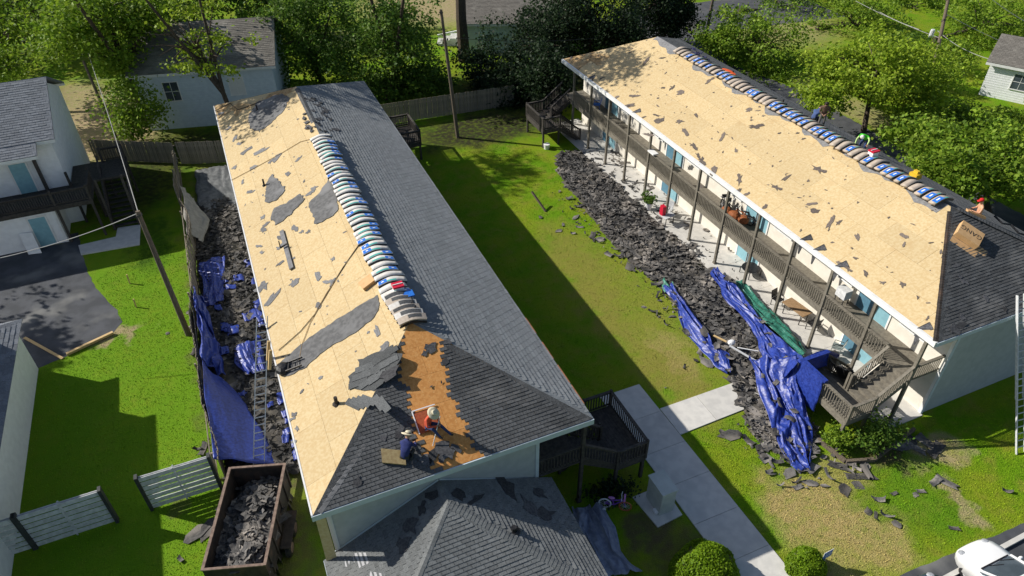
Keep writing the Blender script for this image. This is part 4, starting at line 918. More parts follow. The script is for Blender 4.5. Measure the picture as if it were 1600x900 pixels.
def patch(pl, pts, h, th, m, label, name, par=None, cat='sheet', jag=.06, group=None):
    P = []
    for i in range(len(pts)):
        a, b = V(pts[i-1]), V(pts[i]); n = max(1, int((b-a).length/.16))
        for k in range(n):
            uv = pl.uv(a.lerp(b, k/n)); P.append((uv[0]+rnd.uniform(-jag, jag), uv[1]+rnd.uniform(-jag, jag)))
    if area(P) < 0: P = P[::-1]
    mb = MB().prism([pl.P(u, v, h) for u, v in P], pl.n*th)
    if par: return mb.build(name, m, par)
    return mb.solo(name, m, label, cat, group)
M_strip = mat('left over roof felt', (.15, .15, .152), (.10, .10, .102), 5, .9, .3, 60, c3=(.20, .20, .205), s3=.9, t3=(.5, .7))
patch(AL, [(-0.59,23.16,5.52), (0.96,23.53,6.17), (2.54,23.55,6.83), (3.48,23.52,7.23), (3.81,23.47,7.37), (3.74,22.81,7.34), (3.34,22.37,7.17), (2.48,22.21,6.81), (1.26,22.32,6.3), (0.31,22.03,5.9), (-0.49,22.12,5.56)], .006, .02, M_strip, 'long grey felt strip still lying across the left roof from eave to ridge', 'felt_strip', jag=.045)
patch(AL, [(1.14,46.18,6.25), (1.94,47.37,6.58), (3.51,46.55,7.24), (3.84,45.39,7.38), (3.36,44.19,7.18), (2.34,43.45,6.75), (1.47,43.31,6.39), (1.08,44.44,6.22)], .006, .02, M_strip, 'dark felt patch near the shaded far end of the left roof', 'felt_patch', jag=.09)
for lab, q in (('lower of two large grey felt flaps in the middle of the left roof', [(0.66,33.57,6.05), (1.02,34.23,6.2), (1.63,34,6.45), (2.44,34.13,6.79), (2.51,33.36,6.82), (1.66,32.81,6.46), (0.83,32.66,6.12)]), ('upper grey felt flap under the ridge bundles on the left roof', [(2.61,32.83,6.86), (3.3,33.09,7.15), (3.88,33.8,7.4), (4.03,32.89,7.46), (3.84,30.9,7.38), (3.43,30.56,7.21), (2.58,30.67,6.85), (2.59,31.72,6.86)]), ('small curled felt flap with black vent pipe on the left roof', [(0.6,35.22,6.02), (0.95,36.99,6.17), (1.43,37.63,6.37), (1.78,35.67,6.51), (1.69,35.19,6.48), (1.12,34.81,6.24)])):
    patch(AL, q, .006, .03, M_strip, lab, 'felt_flap', jag=.07)
# loose dark shingles lying across the hip
M_loose = mat('loose grey shingle', (.105, .11, .113), (.07, .074, .077), 18, .92, .3, 140, rand=.3)
patch(AL, [(1.68,19.68,6.47), (1.74,20.21,6.5), (2.21,20.39,6.69), (2.24,20.74,6.71), (2.72,20.54,6.91), (3.17,20.43,7.1), (3.54,20.41,7.25), (3.58,20.02,7.27), (3.77,19.58,7.35), (3.46,19.26,7.22), (2.94,19.07,7), (2.57,18.83,6.85), (2.23,18.91,6.7)], .008, .016, M_loose, 'flat heap of dark shingles lying across the lower left roof by the hip', 'shingle_mat', jag=.07)
MDS = MB().box(-.40, .40, -.14, .14, 0, .008).mesh('loose_shingle', M_loose)
for i, (p, a) in enumerate([((2.35,20.15,6.76), .2), ((2.71,20.09,6.9), .25), ((3.03,20.1,7.04), .22), ((3.35,20.12,7.17), .3), ((2.15,19.85,6.67), .15), ((2.51,19.75,6.82), .2), ((2.87,19.72,6.97), .28), ((3.23,19.7,7.12), .3), ((1.95,19.59,6.59), .12), ((2.31,19.38,6.74), .15), ((2.65,19.33,6.88), .3)]):
    o = link('loose_shingle', MDS); uv = AL.uv(p); o.matrix_world = Matrix.Translation(AL.P(uv[0], uv[1], .026+.002*i)) @ AL.rot(a+1.2+rnd.gauss(0, .12)).to_4x4(); tag(o, 'loose dark shingle in the heap beside the left roof hip', 'shingle', 'loose shingle heap beside the hip')
scrap(AL, (3.06,19.14,7.05), 1.25, 'black curled shingle piece on top of the heap by the left roof hip', None, lift=.05, rz=1.5)
for i, (p, a) in enumerate([((1.56,18.8,6.43), .35), ((1.72,18.73,6.49), .35), ((1.9,18.64,6.57), .35), ((2.08,18.56,6.64), .4), ((2.38,18.17,6.77), 0), ((2.52,17.95,6.82), 0)]):
    o = link('loose_shingle', MDS); uv = AL.uv(p); o.matrix_world = Matrix.Translation(AL.P(uv[0], uv[1], .02+.004*i)) @ AL.rot(a+.2).to_4x4(); tag(o, 'grey shingle strip laid side by side below the heap on the left roof', 'shingle', 'shingle strips below the heap')
caps(A, (-0.57,15.47,5.47), (1.53,17.18,6.14), M_strip, AL.n, AH.n, w=.14, step=.28, name='torn_cap')
# strewn black pieces on the near hip and on the annex
for p, s_ in (((6.35,24.19,8.91), .0),): pass
for p, s_ in (((4.88,19.79,7.17), .75), ((4.62,19.63,7.11), .5), ((2.19,17.08,6.11), .3), ((2.91,17.25,6.17), .35), ((0.92,15.93,5.65), .45), ((4,16.15,5.74), .9), ((4.16,15.92,5.65), .8), ((4.48,16,5.68), .6), ((3.61,16,5.68), .8), ((3.88,15.82,5.61), .5), ((3.32,15.96,5.66), .6), ((2.7,17.04,6.09), .4), ((5.7,17.04,6.09), .25), ((5.61,19.79,7.17), .5), ((5.25,19.1,6.9), .4), ((4.41,18.35,6.6), .12), ((4.82,18.37,6.61), .1)):
    scrap(AH, p, s_, 'torn black shingle piece on the near hip of the left roof', 'black scraps on the near hip', lift=.02)
AN = [((2.74,14.7,4.75), .7), ((3.22,15,4.83), .6), ((2.04,13.5,5.9), .7), ((1.69,13.2,5.47), .7), ((6.55,14,3.47), 1.0), ((7.09,14,2.76), .8), ((4.14,15,4.35), .6), ((4.82,15,3.73), .5), ((6.13,15.4,3.28), .8), ((7.29,15,2.75), .6)]
def on_annex(p):
    for pl in (NL, NR, NH):
        C0 = V((0, 0, 26)); d = V(p)-C0; t_ = (pl.o-C0).dot(pl.n)/d.dot(pl.n); q = C0+d*t_
        if inside(pl.uv(q), pl.poly): return pl, q
    return NL, V(p)
for p, s_ in AN:
    pl, q = on_annex(p); sd_ = 'left' if pl is NL else 'right' if pl is NR else 'front'; scrap(pl, q, s_*1.2, 'black torn felt piece on the '+sd_+' slope of the annex roof', 'black felt pieces on the '+sd_+' slope of the annex roof', lift=.03)
M_pale = mat('pale bald patch', (.42, .42, .44), (.36, .36, .37), 5, .8)
for lab, q in (('large pale torn felt patch on the lower left annex roof', [(0.16,14.6,3.81), (0.64,14.6,3.53), (0.56,14.3,3.4), (0.24,14.2,3.49), (0.09,14.4,3.64)]), ('small pale torn felt patch on the lower left annex roof', [(-0.13,14.4,3.95), (0.01,14.4,3.82), (-0.07,14.2,3.75), (-0.16,14.2,3.89)]), ('pale torn felt patch at the bottom edge of the annex roof', [(0.57,14,3.38), (0.95,13.8,3.27), (0.98,13.6,3), (0.44,13.7,3.3)])):
    pl, _ = NL, 0; P_ = [on_annex(p)[1] for p in q]; patch(NL, P_, .016, .006, M_pale, lab, 'pale_patch', jag=.03)
# ---------------------------------------------------------------- small gear on the roofs
def plane_pts(pl, p, h=0): uv = pl.uv(p); return pl.P(uv[0], uv[1], h)
def vent(pl, p, label, h=.4, r=.05, m=None):
    o = plane_pts(pl, p); t = MB().tube([o-V((0, 0, .1)), o+V((0, 0, h))], r, 10).lathe(o+V((0, 0, .0)), [(r*2.4, 0), (r*1.3, .07)], 10).solo('vent_pipe', m or M_black, label, 'vent pipe'); return t
vent(AL, (1,19.31,6.19), 'short rusty vent pipe on the lower left roof', .35, .07, M_rust); vent(AL, (0.83,36.98,6.12), 'black vent pipe standing beside the curled felt flap', .4); vent(AL, (1.78,46.3,6.52), 'vent pipe in the shaded far end of the left roof', .35)
pl, q = on_annex((5.44,13,4.15)); vent(pl, q, 'dark round vent on the right slope of the annex roof', .25, .1)
vent(BR, (rxb+.6, 36, rzb-.3), 'small black pipe behind the right ridge', .5); vent(BR, (rxb+.5, 31, rzb-.3), 'second black pipe behind the right ridge near the middle', .5)
a, b = plane_pts(AL, (1,31.83,6.19), .07), plane_pts(AL, (0.93,28.48,6.16), .07)
t = thing('plank', 'grey plank used as a toe board on the middle of the left roof', 'plank', (a+b)/2); MB().bar(a, b, .22, .06, up=AL.n).build('board', mat('grey plank', (.20, .20, .21), (.15, .15, .155), 4), t)
m_ = (a*.55+b*.45); MB().bar(m_+V((-.25, 0, .02)), m_+V((.08, 0, .18)), .06).bar(m_+V((-.25, .0, .0)), m_+V((-.25, .12, .35)), .05).build('bracket', M_black, t)
o = plane_pts(AL, (3.61,24.43,7.28), 0); mb = MB().ob(V((0, 0, 0)), AL.u*.55+AL.v*.1, AL.v*.62-AL.u*.1, AL.n*.16)
mb.v = [tuple(V(p)+o-AL.u*.3-AL.v*.3) for p in mb.v]; mb.solo('cardboard_box', M_card, 'crumpled brown cardboard box on the left roof next to the ridge bundles', 'box')
def cooler(p, label, c1, h=.32, w=.36):
    t = thing('cooler', label, 'cooler', p); x, y, z = p
    MB().box(x-w/2, x+w/2, y-w/2*.8, y+w/2*.8, z, z+h).build('body', M_lblw, t); MB().box(x-w/2-.02, x+w/2+.02, y-w/2*.8-.02, y+w/2*.8+.02, z+h, z+h+.08).build('lid', c1, t)
    MB().bar((x-w/2, y, z+h+.1), (x+w/2, y, z+h+.1), .03).build('handle', M_lblw, t)
M_red = mat('red plastic', (.6, .02, .05), (.5, .015, .04), 8, .4)
cooler((rxa+.12, 23.0, rza+.12), 'red lidded cooler on the near bundles of the left ridge', M_red, .2, .42); cooler((rxb+.2, 23.6, rzb+.1), 'white cooler with red lid on the bundles of the right ridge', M_red, .3, .42)
tag(MB().box(rxa+.02, rxa+.62, 22.3, 22.7, rza+.14, rza+.20).solo('blue_bag', M_blue, 'flat blue bag among the slipped bundles below the red cooler', 'bag'), None)
mb = MB()
for k in range(22):
    c = V((rxa+.15+rnd.gauss(0, .2), 22.0+rnd.gauss(0, .22), rza+.15)); mb.tube([c+V((rnd.gauss(0, .12), rnd.gauss(0, .12), .03*k/22)) for _ in range(3)], .035, 6)
mb.solo('tool_pile', M_black, 'tangled black hoses and tool belts at the near end of the left ridge', 'tools')
mb = MB()
for k in range(14):
    c = V((rxb+.35+rnd.gauss(0, .15), 39.7+rnd.gauss(0, .5), rzb+.1)); mb.tube([c+V((rnd.gauss(0, .1), rnd.gauss(0, .16), .02*k)) for _ in range(3)], .035, 6)
mb.solo('tool_pile', mat('navy cloth', (.015, .02, .07), (.03, .03, .09), 8), 'navy tool bags lying on the far end of the right ridge', 'tools')
MB().ell((rxb+.42, 36.2, rzb+.06), (.32, .75, .12), 12, 6).solo('orange_cord_pile', mat('orange cord', (.75, .12, .02), (.6, .08, .02), 12, .6, .3, 20), 'heap of orange cord on the right ridge', 'cord')
MB().box(rxb+.5, rxb+.9, 21.0, 21.45, rzb-.05, rzb+.22).box(rxb+.62, rxb+.78, 21.1, 21.35, rzb+.22, rzb+.36).solo('tool_case', mat('yellow tool paint', (.65, .42, .03), rough=.5), 'yellow and black nailer case behind the right ridge bundles', 'tool case')
def rope(pts, r, m, label, name='rope'): return MB().tube(pts, r, 5, False).solo(name, m, label, 'rope')
M_rope = mat('tan rope', (.40, .27, .13), (.3, .2, .1), 20, .9); M_dark = mat('dark cord', (.03, .028, .025), rough=.8)
rope([plane_pts(AL, p, .03) for p in ((4.12,27.41,7.5), (3.21,26.65,7.12), (1.95,25.43,6.59), (1.24,24.63,6.29), (0.51,24.17,5.98), (-0.53,23.85,5.55))], .016, M_dark, 'dark rope running from the left ridge bundles down to the eave ladder')
rope([plane_pts(AL, p, .03) for p in ((3.93,27.28,7.42), (2.94,26.42,7), (1.74,25.17,6.5), (0.97,24.31,6.18), (0.4,23.33,5.94), (0.14,22.54,5.83))], .013, M_rope, 'tan rope beside the dark rope on the left roof')
rope([plane_pts(AL, p, .03) for p in ((-0.78,39.61,5.44), (0.69,39.38,6.06), (2.24,39.2,6.71), (3.42,39.17,7.2), (4.35,38.51,7.59))], .016, M_rope, 'tan rope across the far part of the left roof')
rope([plane_pts(AL, p, .03) for p in ((-0.6,49.79,5.52), (0.3,49.58,5.9), (0.66,47.95,6.04), (1.41,47.49,6.36), (2.26,47.11,6.72))], .02, M_dark, 'black hose in the shaded far corner of the left roof')
# torn shingle rubble along the far part of the left ridge and dark drips on the grey slope
for k in range(34):
    yy = rnd.uniform(38.6, 44.5); u = rnd.uniform(.05, 1.2)*(1 if rnd.random() < .8 else -.4); p = V((rxa+u, yy, rza-abs(u)*.42)); scrap(AR if u > 0 else AL, p, rnd.uniform(.25, .7), 'black rubble piece beside the far end of the left ridge', 'black rubble by the far left ridge', lift=.05)
# flaps hanging over the white eave of the right building
for px, yy in zip(range(6), ((25.05,21.51,5.48)[1], (25.09,20.55,5.5)[1], (25.24,14.17,5.56)[1], (25.28,19.06,5.58)[1], (24.89,37.9,5.41)[1], (25.42,44.28,5.65)[1])):
    mb = MB().prism([(xb0-.12, yy-.14, ze-.28), (xb0+.3, yy-.25, ze+.16), (xb0+.45, yy+.1, ze+.22), (xb0-.1, yy+.16, ze+.02)], (-.02, 0, .015)).prism([(xb0-.13, yy-.05, ze-.75), (xb0-.13, yy+.03, ze-.75), (xb0-.12, yy+.16, ze+.02), (xb0-.12, yy-.14, ze-.2)], (-.015, 0, 0))
    tag(mb.solo('hanging_scrap', M_scrap, 'dark torn felt scrap hanging over the white eave of the right roof', 'scrap', 'scraps hanging over the right eave'), None)
# marked cardboard box on the right hip
o = plane_pts(BH, (29.97,16.96,7.15), .0); e1, e2 = BH.rot(-1.05).col[0], BH.rot(-1.05).col[1]
t = thing('cardboard_box', 'opened brown cardboard box with black lettering on the right hip', 'box', o)
MB().ob(o-e1*.55-e2*.45, e1*1.1, e2*.9, BH.n*.32).build('box_body', M_card, t)
MB().ob(o+e1*.52-e2*.45, e1*.6, e2*.4, BH.n*.02).build('flap', M_card, t); MB().ob(o-e1*.55-e2*.47, e1*1.3, -e2*.36, BH.n*.02).build('flap', M_card, t)
cu = bpy.data.curves.new('lettering', 'FONT'); cu.body = 'GANG'; cu.size = .36; cu.extrude = .001; cu.align_x = 'CENTER'; cu.align_y = 'CENTER'
to = bpy.data.objects.new('lettering_tmp', cu); C.objects.link(to)
dg = bpy.context.evaluated_depsgraph_get(); me = bpy.data.meshes.new_from_object(to.evaluated_get(dg)); bpy.data.objects.remove(to)
me.materials.clear(); me.materials.append(M_black)
lt = link('lettering', me, t); lt.matrix_local = Matrix.Translation(BH.n*.323+e2*.05) @ Matrix((-e1, -e2, BH.n)).transposed().to_4x4()
for p, s_ in (((25.16,13.69,5.62), .0),): pass
for p, s_ in (((32.07,16.76,7.06), .55), ((28.18,15.45,6.45), .35), ((28.16,15.21,6.33), .3), ((28.67,14.29,5.9), .5), ((26.87,13.9,5.72), .45), ((29.22,13.64,5.59), .35), ((26.52,14.43,5.97), .2), ((28.41,15.92,6.66), .3), ((31.27,17.46,7.39), .3), ((26.09,13.57,5.56), .7), ((26.49,13.6,5.58), .5)):
    scrap(BH, p, s_, 'black torn shingle piece on the near hip of the right roof', 'black scraps on the right hip', lift=.02)
rope([plane_pts(BH, p, .06) for p in ((32.21,17.47,7.39), (32.33,17.03,7.18), (32.73,16.87,7.11), (32.79,16.41,6.89), (33.05,16.25,6.82))], .05, M_black, 'thick black hose along the far edge of the right hip', 'hose')

# ---------------------------------------------------------------- piles of torn shingles
M_pile = mat('pile shingle', (.10, .096, .092), (.055, .053, .052), 7, .93, .3, 90, rand=.5, island=.6, c3=(.20, .18, .16), s3=.55, t3=(.42, .68))
M_pileb = mat('pile base', (.06, .056, .05), (.105, .094, .078), 3, .95, .6, 12, c3=(.13, .115, .09), s3=1.2)
def torn_strip(seed, m, th=.008):
    """a limp torn strip of shingle: ragged short ends, slight bend along its length"""
    r = random.Random(seed); L_ = r.uniform(.35, .62); W_ = r.uniform(.14, .34); n = 5; rows = []; bd = r.uniform(-.12, .16); tw = r.uniform(-.06, .06)
    for k in range(n+1):
        x = -L_+2*L_*k/n; e = (k in (0, n)); j = lambda: r.uniform(-.07, .07) if e else r.uniform(-.025, .025)
        z = bd*(x/L_)**2
        rows.append([V((x+j()*1.5, -W_+j(), z-tw*x)), V((x+j(), j()*.5, z+.012)), V((x+j()*1.5, W_+j(), z+tw*x))])
    vs = [p for q in rows for p in q]+[p-V((0, 0, th)) for q in rows for p in q]; o = 3*(n+1); fs = []
    for k in range(n):
        for c in range(2): a_ = 3*k+c; fs += [(a_, a_+3, a_+4, a_+1), (o+a_, o+a_+1, o+a_+4, o+a_+3)]
        fs += [(3*k, o+3*k, o+3*k+3, 3*k+3), (3*k+2, 3*k+5, o+3*k+5, o+3*k+2)]
    fs += [(0, 1, o+1, o), (1, 2, o+2, o+1), (3*n, o+3*n, o+3*n+1, 3*n+1), (3*n+1, o+3*n+1, o+3*n+2, 3*n+2)]
    return MB().add(vs, fs).mesh('scrap', m)
SC_P = [torn_strip(200+k, M_pile) if k % 4 else scrap_mesh(200+k, M_pile, 8, 1.3, bend=.1, jag=.5, th=.008) for k in range(12)]
SCN = []
for me in SC_P:
    n = len(me.vertices); co = np.zeros(n*3); me.vertices.foreach_get('co', co); SCN.append((co.reshape(-1, 3), [tuple(p.vertices) for p in me.polygons]))
def debris(name, poly, n, zf, sizes, nthing, label, group, tilt=.15, keep=None):
    us = [p[0] for p in poly]; vs = [p[1] for p in poly]; items = []; tries = 0
    while len(items) < n and tries < n*30:
        tries += 1
        x, y = rnd.uniform(min(us), max(us)), rnd.uniform(min(vs), max(vs))
        if not inside((x, y), poly) or (keep and rnd.random() > keep(x, y)): continue
        items.append((rnd.uniform(*sizes)*rnd.choice((.4, .6, .8, 1, 1, 1.5)), x, y))
    items.sort(key=lambda q: -q[0]); allv = []; allf = []; off = 0
    for i, (s_, x, y) in enumerate(items):
        k = rnd.randrange(12); R = Matrix.Rotation(rnd.uniform(0, 6.28), 3, 'Z'); T = Matrix.Rotation(rnd.gauss(0, tilt), 3, 'X') @ Matrix.Rotation(rnd.gauss(0, tilt), 3, 'Y')
        Mx = T @ R @ Matrix.Diagonal((s_, s_*rnd.uniform(.5, .9), 1)); z = zf(x, y)+rnd.uniform(0, .07)+.02
        if i < nthing:
            o = link('torn_shingle', SC_P[k]); o.matrix_world = Matrix.Translation((x, y, z)) @ Mx.to_4x4(); tag(o, label, 'torn shingle', group)
        else:
            co, fc = SCN[k]; allv.append(co @ np.array(Mx).T+np.array((x, y, z))); allf += [tuple(j+off for j in f) for f in fc]; off += len(co)
    if allv:
        me = bpy.data.meshes.new(name); me.from_pydata(np.concatenate(allv).tolist(), [], allf); me.materials.append(M_pile)
        tag(link(name, me), 'heap of torn grey and black shingles '+group.split(' ', 2)[-1], 'debris', None, 'stuff')
def mound(name, poly, zf, m, label, step=.25):
    us = [p[0] for p in poly]; vs = [p[1] for p in poly]; x0, y0 = min(us), min(vs); nx = int((max(us)-x0)/step)+2; ny = int((max(vs)-y0)/step)+2
    ok = {}; vsl = []; fs = []
    for j in range(ny):
        for i in range(nx):
            x, y = x0+i*step, y0+j*step; ins = inside((x, y), poly)
            ok[i, j] = (len(vsl), ins); vsl.append((x+rnd.uniform(-.08, .08), y+rnd.uniform(-.08, .08), (zf(x, y)+rnd.uniform(-.04, .04)) if ins else .004))
    for j in range(ny-1):
        for i in range(nx-1):
            q = [ok[i, j], ok[i+1, j], ok[i+1, j+1], ok[i, j+1]]
            if sum(a[1] for a in q) >= 2: fs.append(tuple(a[0] for a in q))
    o = link(name, None) if False else None
    me = bpy.data.meshes.new(name); me.from_pydata(vsl, [], fs); me.materials.append(m); tag(link(name, me), label, 'debris', None, 'stuff')
court = [(22.4, 44), (21.2, 41.5), (20.9, 37.7), (20.7, 34.6), (20.4, 31.9), (20.5, 29.7), (20.7, 27.2), (20.6, 25), (20.2, 23.3), (20.0, 21.4), (19.9, 19.6), (19.4, 17.8), (18.9, 16.5), (18.6, 15.2), (19.2, 14.0), (20.2, 13.6), (21.4, 14.5), (21.7, 16.5), (22.2, 18.5), (23.3, 19.6), (23.8, 22), (24.2, 24.5), (24.4, 27), (24.9, 29.5), (24.4, 31), (24.2, 33.5), (24.6, 35.5), (24.5, 37.5), (24.2, 39.5), (24.4, 42), (24, 44)]
cf = lambda x, y: max(.03, (.2+.08*math.sin(y*1.3)+.1*math.sin(x*3+y*.7))*max(0, 1-abs(x-(22.6 if y > 19 else 20.4))/2.3)*(1 if y > 18 else .55)*(1 if y < 40 else .6))
mound('debris_mound', court, cf, M_pileb, 'dark ground of crushed shingle under the heap in the courtyard')
debris('shingle_heap', court, 3600, cf, (.2, .66), 190, 'torn dark shingle lying on the heap along the right building', 'torn shingles heaped in the courtyard', .1, keep=lambda x, y: max(.12, 1-(abs(x-(22.4 if y > 19 else 20.3))/2.1)**2.5))
alley = [(-4.1, 22), (-.5, 22), (-.45, 47), (-3.9, 47.5)]
af = lambda x, y: .16+.18*math.exp(-((x+2.2)/1.2)**2)+.08*math.sin(y*1.7)+.05*math.sin(x*4+y)
mound('debris_mound', alley, af, M_pileb, 'dark ground of crushed shingle in the alley beside the left fence')
debris('shingle_heap', alley, 2200, af, (.16, .6), 50, 'torn dark shingle lying in the narrow alley by the fence', 'torn shingles dropped in the alley')
sl = [(-.6, 50), (-3.9, 50), (-3.9, 53), (-.6, 53)]
debris('lawn_crumbs', [(18.3, 20), (20.4, 20), (20.9, 28), (21, 36), (20, 40), (18.6, 38), (19, 28)], 170, lambda x, y: .02, (.08, .4), 0, '', 'torn shingles on the lawn edge', .08, keep=lambda x, y: max(.02, (x-18.6)/2.2)**2.5)
debris('lawn_crumbs', [(17.8, 12.6), (22, 11.5), (22, 14), (20, 16), (17.8, 16.6)], 120, lambda x, y: .03, (.15, .6), 0, '', 'torn shingles on the near lawn', .1, keep=lambda x, y: .15+.85*math.exp(-((x-19.3)**2+(y-14.5)**2)/2.5))
debris('walk_crumbs', [(24.3, 28), (26.6, 28), (26.6, 43), (24.3, 44)], 150, lambda x, y: .05, (.1, .45), 0, '', 'torn shingles on the patio', .1, keep=lambda x, y: .25 if y < 33 else 1)
debris('walk_crumbs', [(24.4, 21), (26.4, 21), (26.4, 28), (24.4, 28)], 40, lambda x, y: .05, (.06, .2), 0, '', 'torn shingles on the near patio', .1)
for k, (p, s_) in enumerate((((19.17,12.51,0), .6), ((20.17,12.44,0), .6), ((20.94,12.1,0), .7), ((21.45,11.88,0), 1.0), ((21.96,12.22,0), .9), ((20.28,11.67,0), .8), ((21,11.6,0), .8), ((18.51,12.54,0), .45), ((21.24,10.68,0), .75), ((20.44,10.41,0), .65), ((20.5,10.09,0), .35), ((20.94,9.96,0), .5), ((21.04,9.49,0), .5), ((22.9,10.24,0), .5), ((23.21,10.28,0), .35), ((24.11,10.39,0), .6), ((24.59,10.18,0), .8), ((26.58,8.81,0), .4), ((23.01,8.41,0), .4), ((22.06,10.64,0), .3), ((19.66,12.11,0), .35), ((25.05,12.64,0), 1.0), ((25.57,12.21,0), 1.1), ((25.52,11.63,0), 1.0), ((24.87,12.11,0), .9), ((24.29,12.36,0), .8), ((20.97,12.72,0), .8), ((19.05,14.45,0), .6), ((18.22,14.31,0), .7), ((18.2,15.42,0), .9), ((17.63,16.09,0), .9), ((17.37,16.32,0), .5),
        ((19.29,34.38,0), .5), ((19.63,35.5,0), .6), ((19.52,33.06,0), .7), ((17.86,34.52,0), .6), ((19.83,32.76,0), .6), ((18.43,35.01,0), .35), ((19.5,34.71,0), .35), ((18.56,33.89,0), .4), ((19.53,30.9,0), .7), ((20.09,30.36,0), .8), ((20.09,29.2,0), 1.1), ((18.86,25.64,0), .5), ((19.13,24.73,0), .35), ((19.2,24.58,0), .35), ((19.18,23.83,0), .4), ((18.19,20.64,0), .45), ((16.56,19.83,0), .2), ((19.63,21.3,0), .7), ((19.46,20.54,0), .8), ((19.84,32.6,0), .6), ((17.48,36.45,0), .5),
        ((-6.04,34.17,0), .6), ((-4.87,31.95,0), .5), ((-4.83,35.58,0), .5), ((-4.9,24.99,0), .7), ((-5.39,20.57,0), 1.1), ((-5.07,20.55,0), .9), ((-6.17,19.56,0), .4), ((-5.14,25.13,0), .5))):
    me = rnd.choice(SC_P); o = link('torn_shingle', me); o.matrix_world = Matrix.Translation((p[0], p[1], .03)) @ Matrix.Rotation(rnd.uniform(0, 6.28), 4, 'Z') @ Matrix.Diagonal((s_*1.1, s_*rnd.uniform(.6, .9), 1.3, 1))
    x_, y_ = p[0], p[1]; rgn = 'on the left lawn' if x_ < 0 else 'on the bare soil beside the near stair deck' if x_ > 23.5 and y_ > 11 else 'on the open grass near the parked cars' if y_ < 10.9 else 'in front of the blue tarp toe' if y_ < 13.6 else 'beside the footpath' if y_ < 19.5 else 'on the lawn beside the upper part of the heap' if y_ > 30 else 'on the lawn beside the lower part of the heap'
    tag(o, 'stray dark shingle piece '+rgn, 'torn shingle', 'stray shingle pieces '+rgn)
# ---------------------------------------------------------------- tarps
M_tarp = mat('blue tarp', (.013, .03, .20), (.025, .055, .32), 8, .42, .6, 11, spec=.5, detail=8)
M_tarpg = mat('green tarp', (.02, .12, .085), (.05, .22, .16), 8, .4, .6, 11, spec=.5)
M_tarpn = mat('dull grey blue sheet', (.30, .32, .40), (.21, .23, .31), 5, .5, .3, 9)
M_tarpd = mat('grey landscape cloth', (.16, .165, .17), (.10, .105, .11), 3, .8, .3, 9)
def resample(P, n):
    P = [V(p) for p in P]; L_ = [0]
    for a, b in zip(P, P[1:]): L_.append(L_[-1]+(b-a).length)
    out = []
    for k in range(n):
        t = L_[-1]*k/(n-1); i = max(j for j in range(len(L_)) if L_[j] <= t+1e-9); i = min(i, len(P)-2)
        out.append(P[i].lerp(P[i+1], (t-L_[i])/max(1e-9, L_[i+1]-L_[i])))
    return out
from mathutils import noise as mn
TV = []
def tarp(name, label, Lp, Rp, m, nu=60, nv=34, amp=.16, seed=1, cat='tarp', belly=0., freq=1., th=.012, along=1.):
    A_ = resample(Lp, nu); B_ = resample(Rp, nu); vs = []; so = V((seed*7.3, seed*3.1, 0)); rr = random.Random(seed)
    la = (A_[0]-A_[-1]).length; wd = (A_[nu//2]-B_[nu//2]).length
    for i in range(nu):
        s_ = i/(nu-1)
        for j in range(nv):
            t = j/(nv-1); p = A_[i].lerp(B_[i], t); q = V((s_*la*.38*freq*along, t*wd*1.7*freq, 0))+so
            q += mn.noise_vector(q*.9)*.55
            h = 1-abs(mn.noise(q))*2.2+.42*(1-abs(mn.noise(q*2.3))*2.2)+.16*(1-abs(mn.noise(q*5.1))*2)
            e = min(1, 6*t, 6*(1-t)+.15); edge = (mn.noise(q*2)*.16 if j in (0, nv-1) or i in (0, nu-1) else 0)
            h = (h/1.5-.35)*amp*(.35+.65*e); sv = mn.noise_vector(q*1.7)
            p = p+V((edge+sv.x*amp*.45, edge+sv.y*amp*.45, h+belly*math.sin(PI*t)*math.sin(PI*s_)+rr.gauss(0, .004)))
            vs.append(V((p.x, p.y, max(.015, p.z))))
    mb = MB().add(vs, [(i*nv+j, i*nv+j+1, (i+1)*nv+j+1, (i+1)*nv+j) for i in range(nu-1) for j in range(nv-1)])
    o = mb.solo(name, m, label, cat, smooth=True)
    md = o.modifiers.new('thickness', 'SOLIDIFY'); md.thickness = th; md.offset = 0
    TV.append(vs); return o
tarp('blue_tarp', 'long crumpled blue tarp strip between the shingle heap and the patio', [(23.78,26.44,0.3), (22.96,23.42,0.55), (22.7,21.31,0.6), (21.9,19.42,0.5), (21.13,17.7,0.4)], [(24.57,26.64,0.3), (23.88,23.55,0.75), (23.42,20.85,0.9), (22.98,18.24,1.3), (21.7,16.76,2.5)], M_tarp, 130, 60, .42, 3)
tarp('blue_tarp', 'blue tarp spilling from the landing rail down onto the lawn', [(20.9, 19.3, .9), (20.5, 18, .75), (19.9, 16.4, .5), (19.3, 15, .25), (18.9, 13.6, .06), (19.2, 13.0, .04)], [(22.0, 17.4, 2.2), (21.65, 16.6, 1.3), (21.5, 15.6, .7), (21.2, 14.7, .3), (20.5, 13.8, .08), (19.9, 13.2, .04)], M_tarp, 110, 56, .42, 8)
tarp('blue_tarp', 'crumpled blue tarp edge on the lawn side of the shingle heap', [(20.77,26.68,0.12), (20.5,24.79,0.1), (19.91,23.16,0.1), (19.78,21.41,0.08), (19.7,20.06,0.06), (19.88,19.34,0.05)], [(21.24,26.49,0.25), (20.93,24.22,0.3), (20.61,23.17,0.4), (20.33,21.18,0.3), (20.72,20.43,0.25), (20.06,19.4,0.15)], M_tarp, 110, 34, .35, 5)
lx, ly = PX-3.15, 13.72
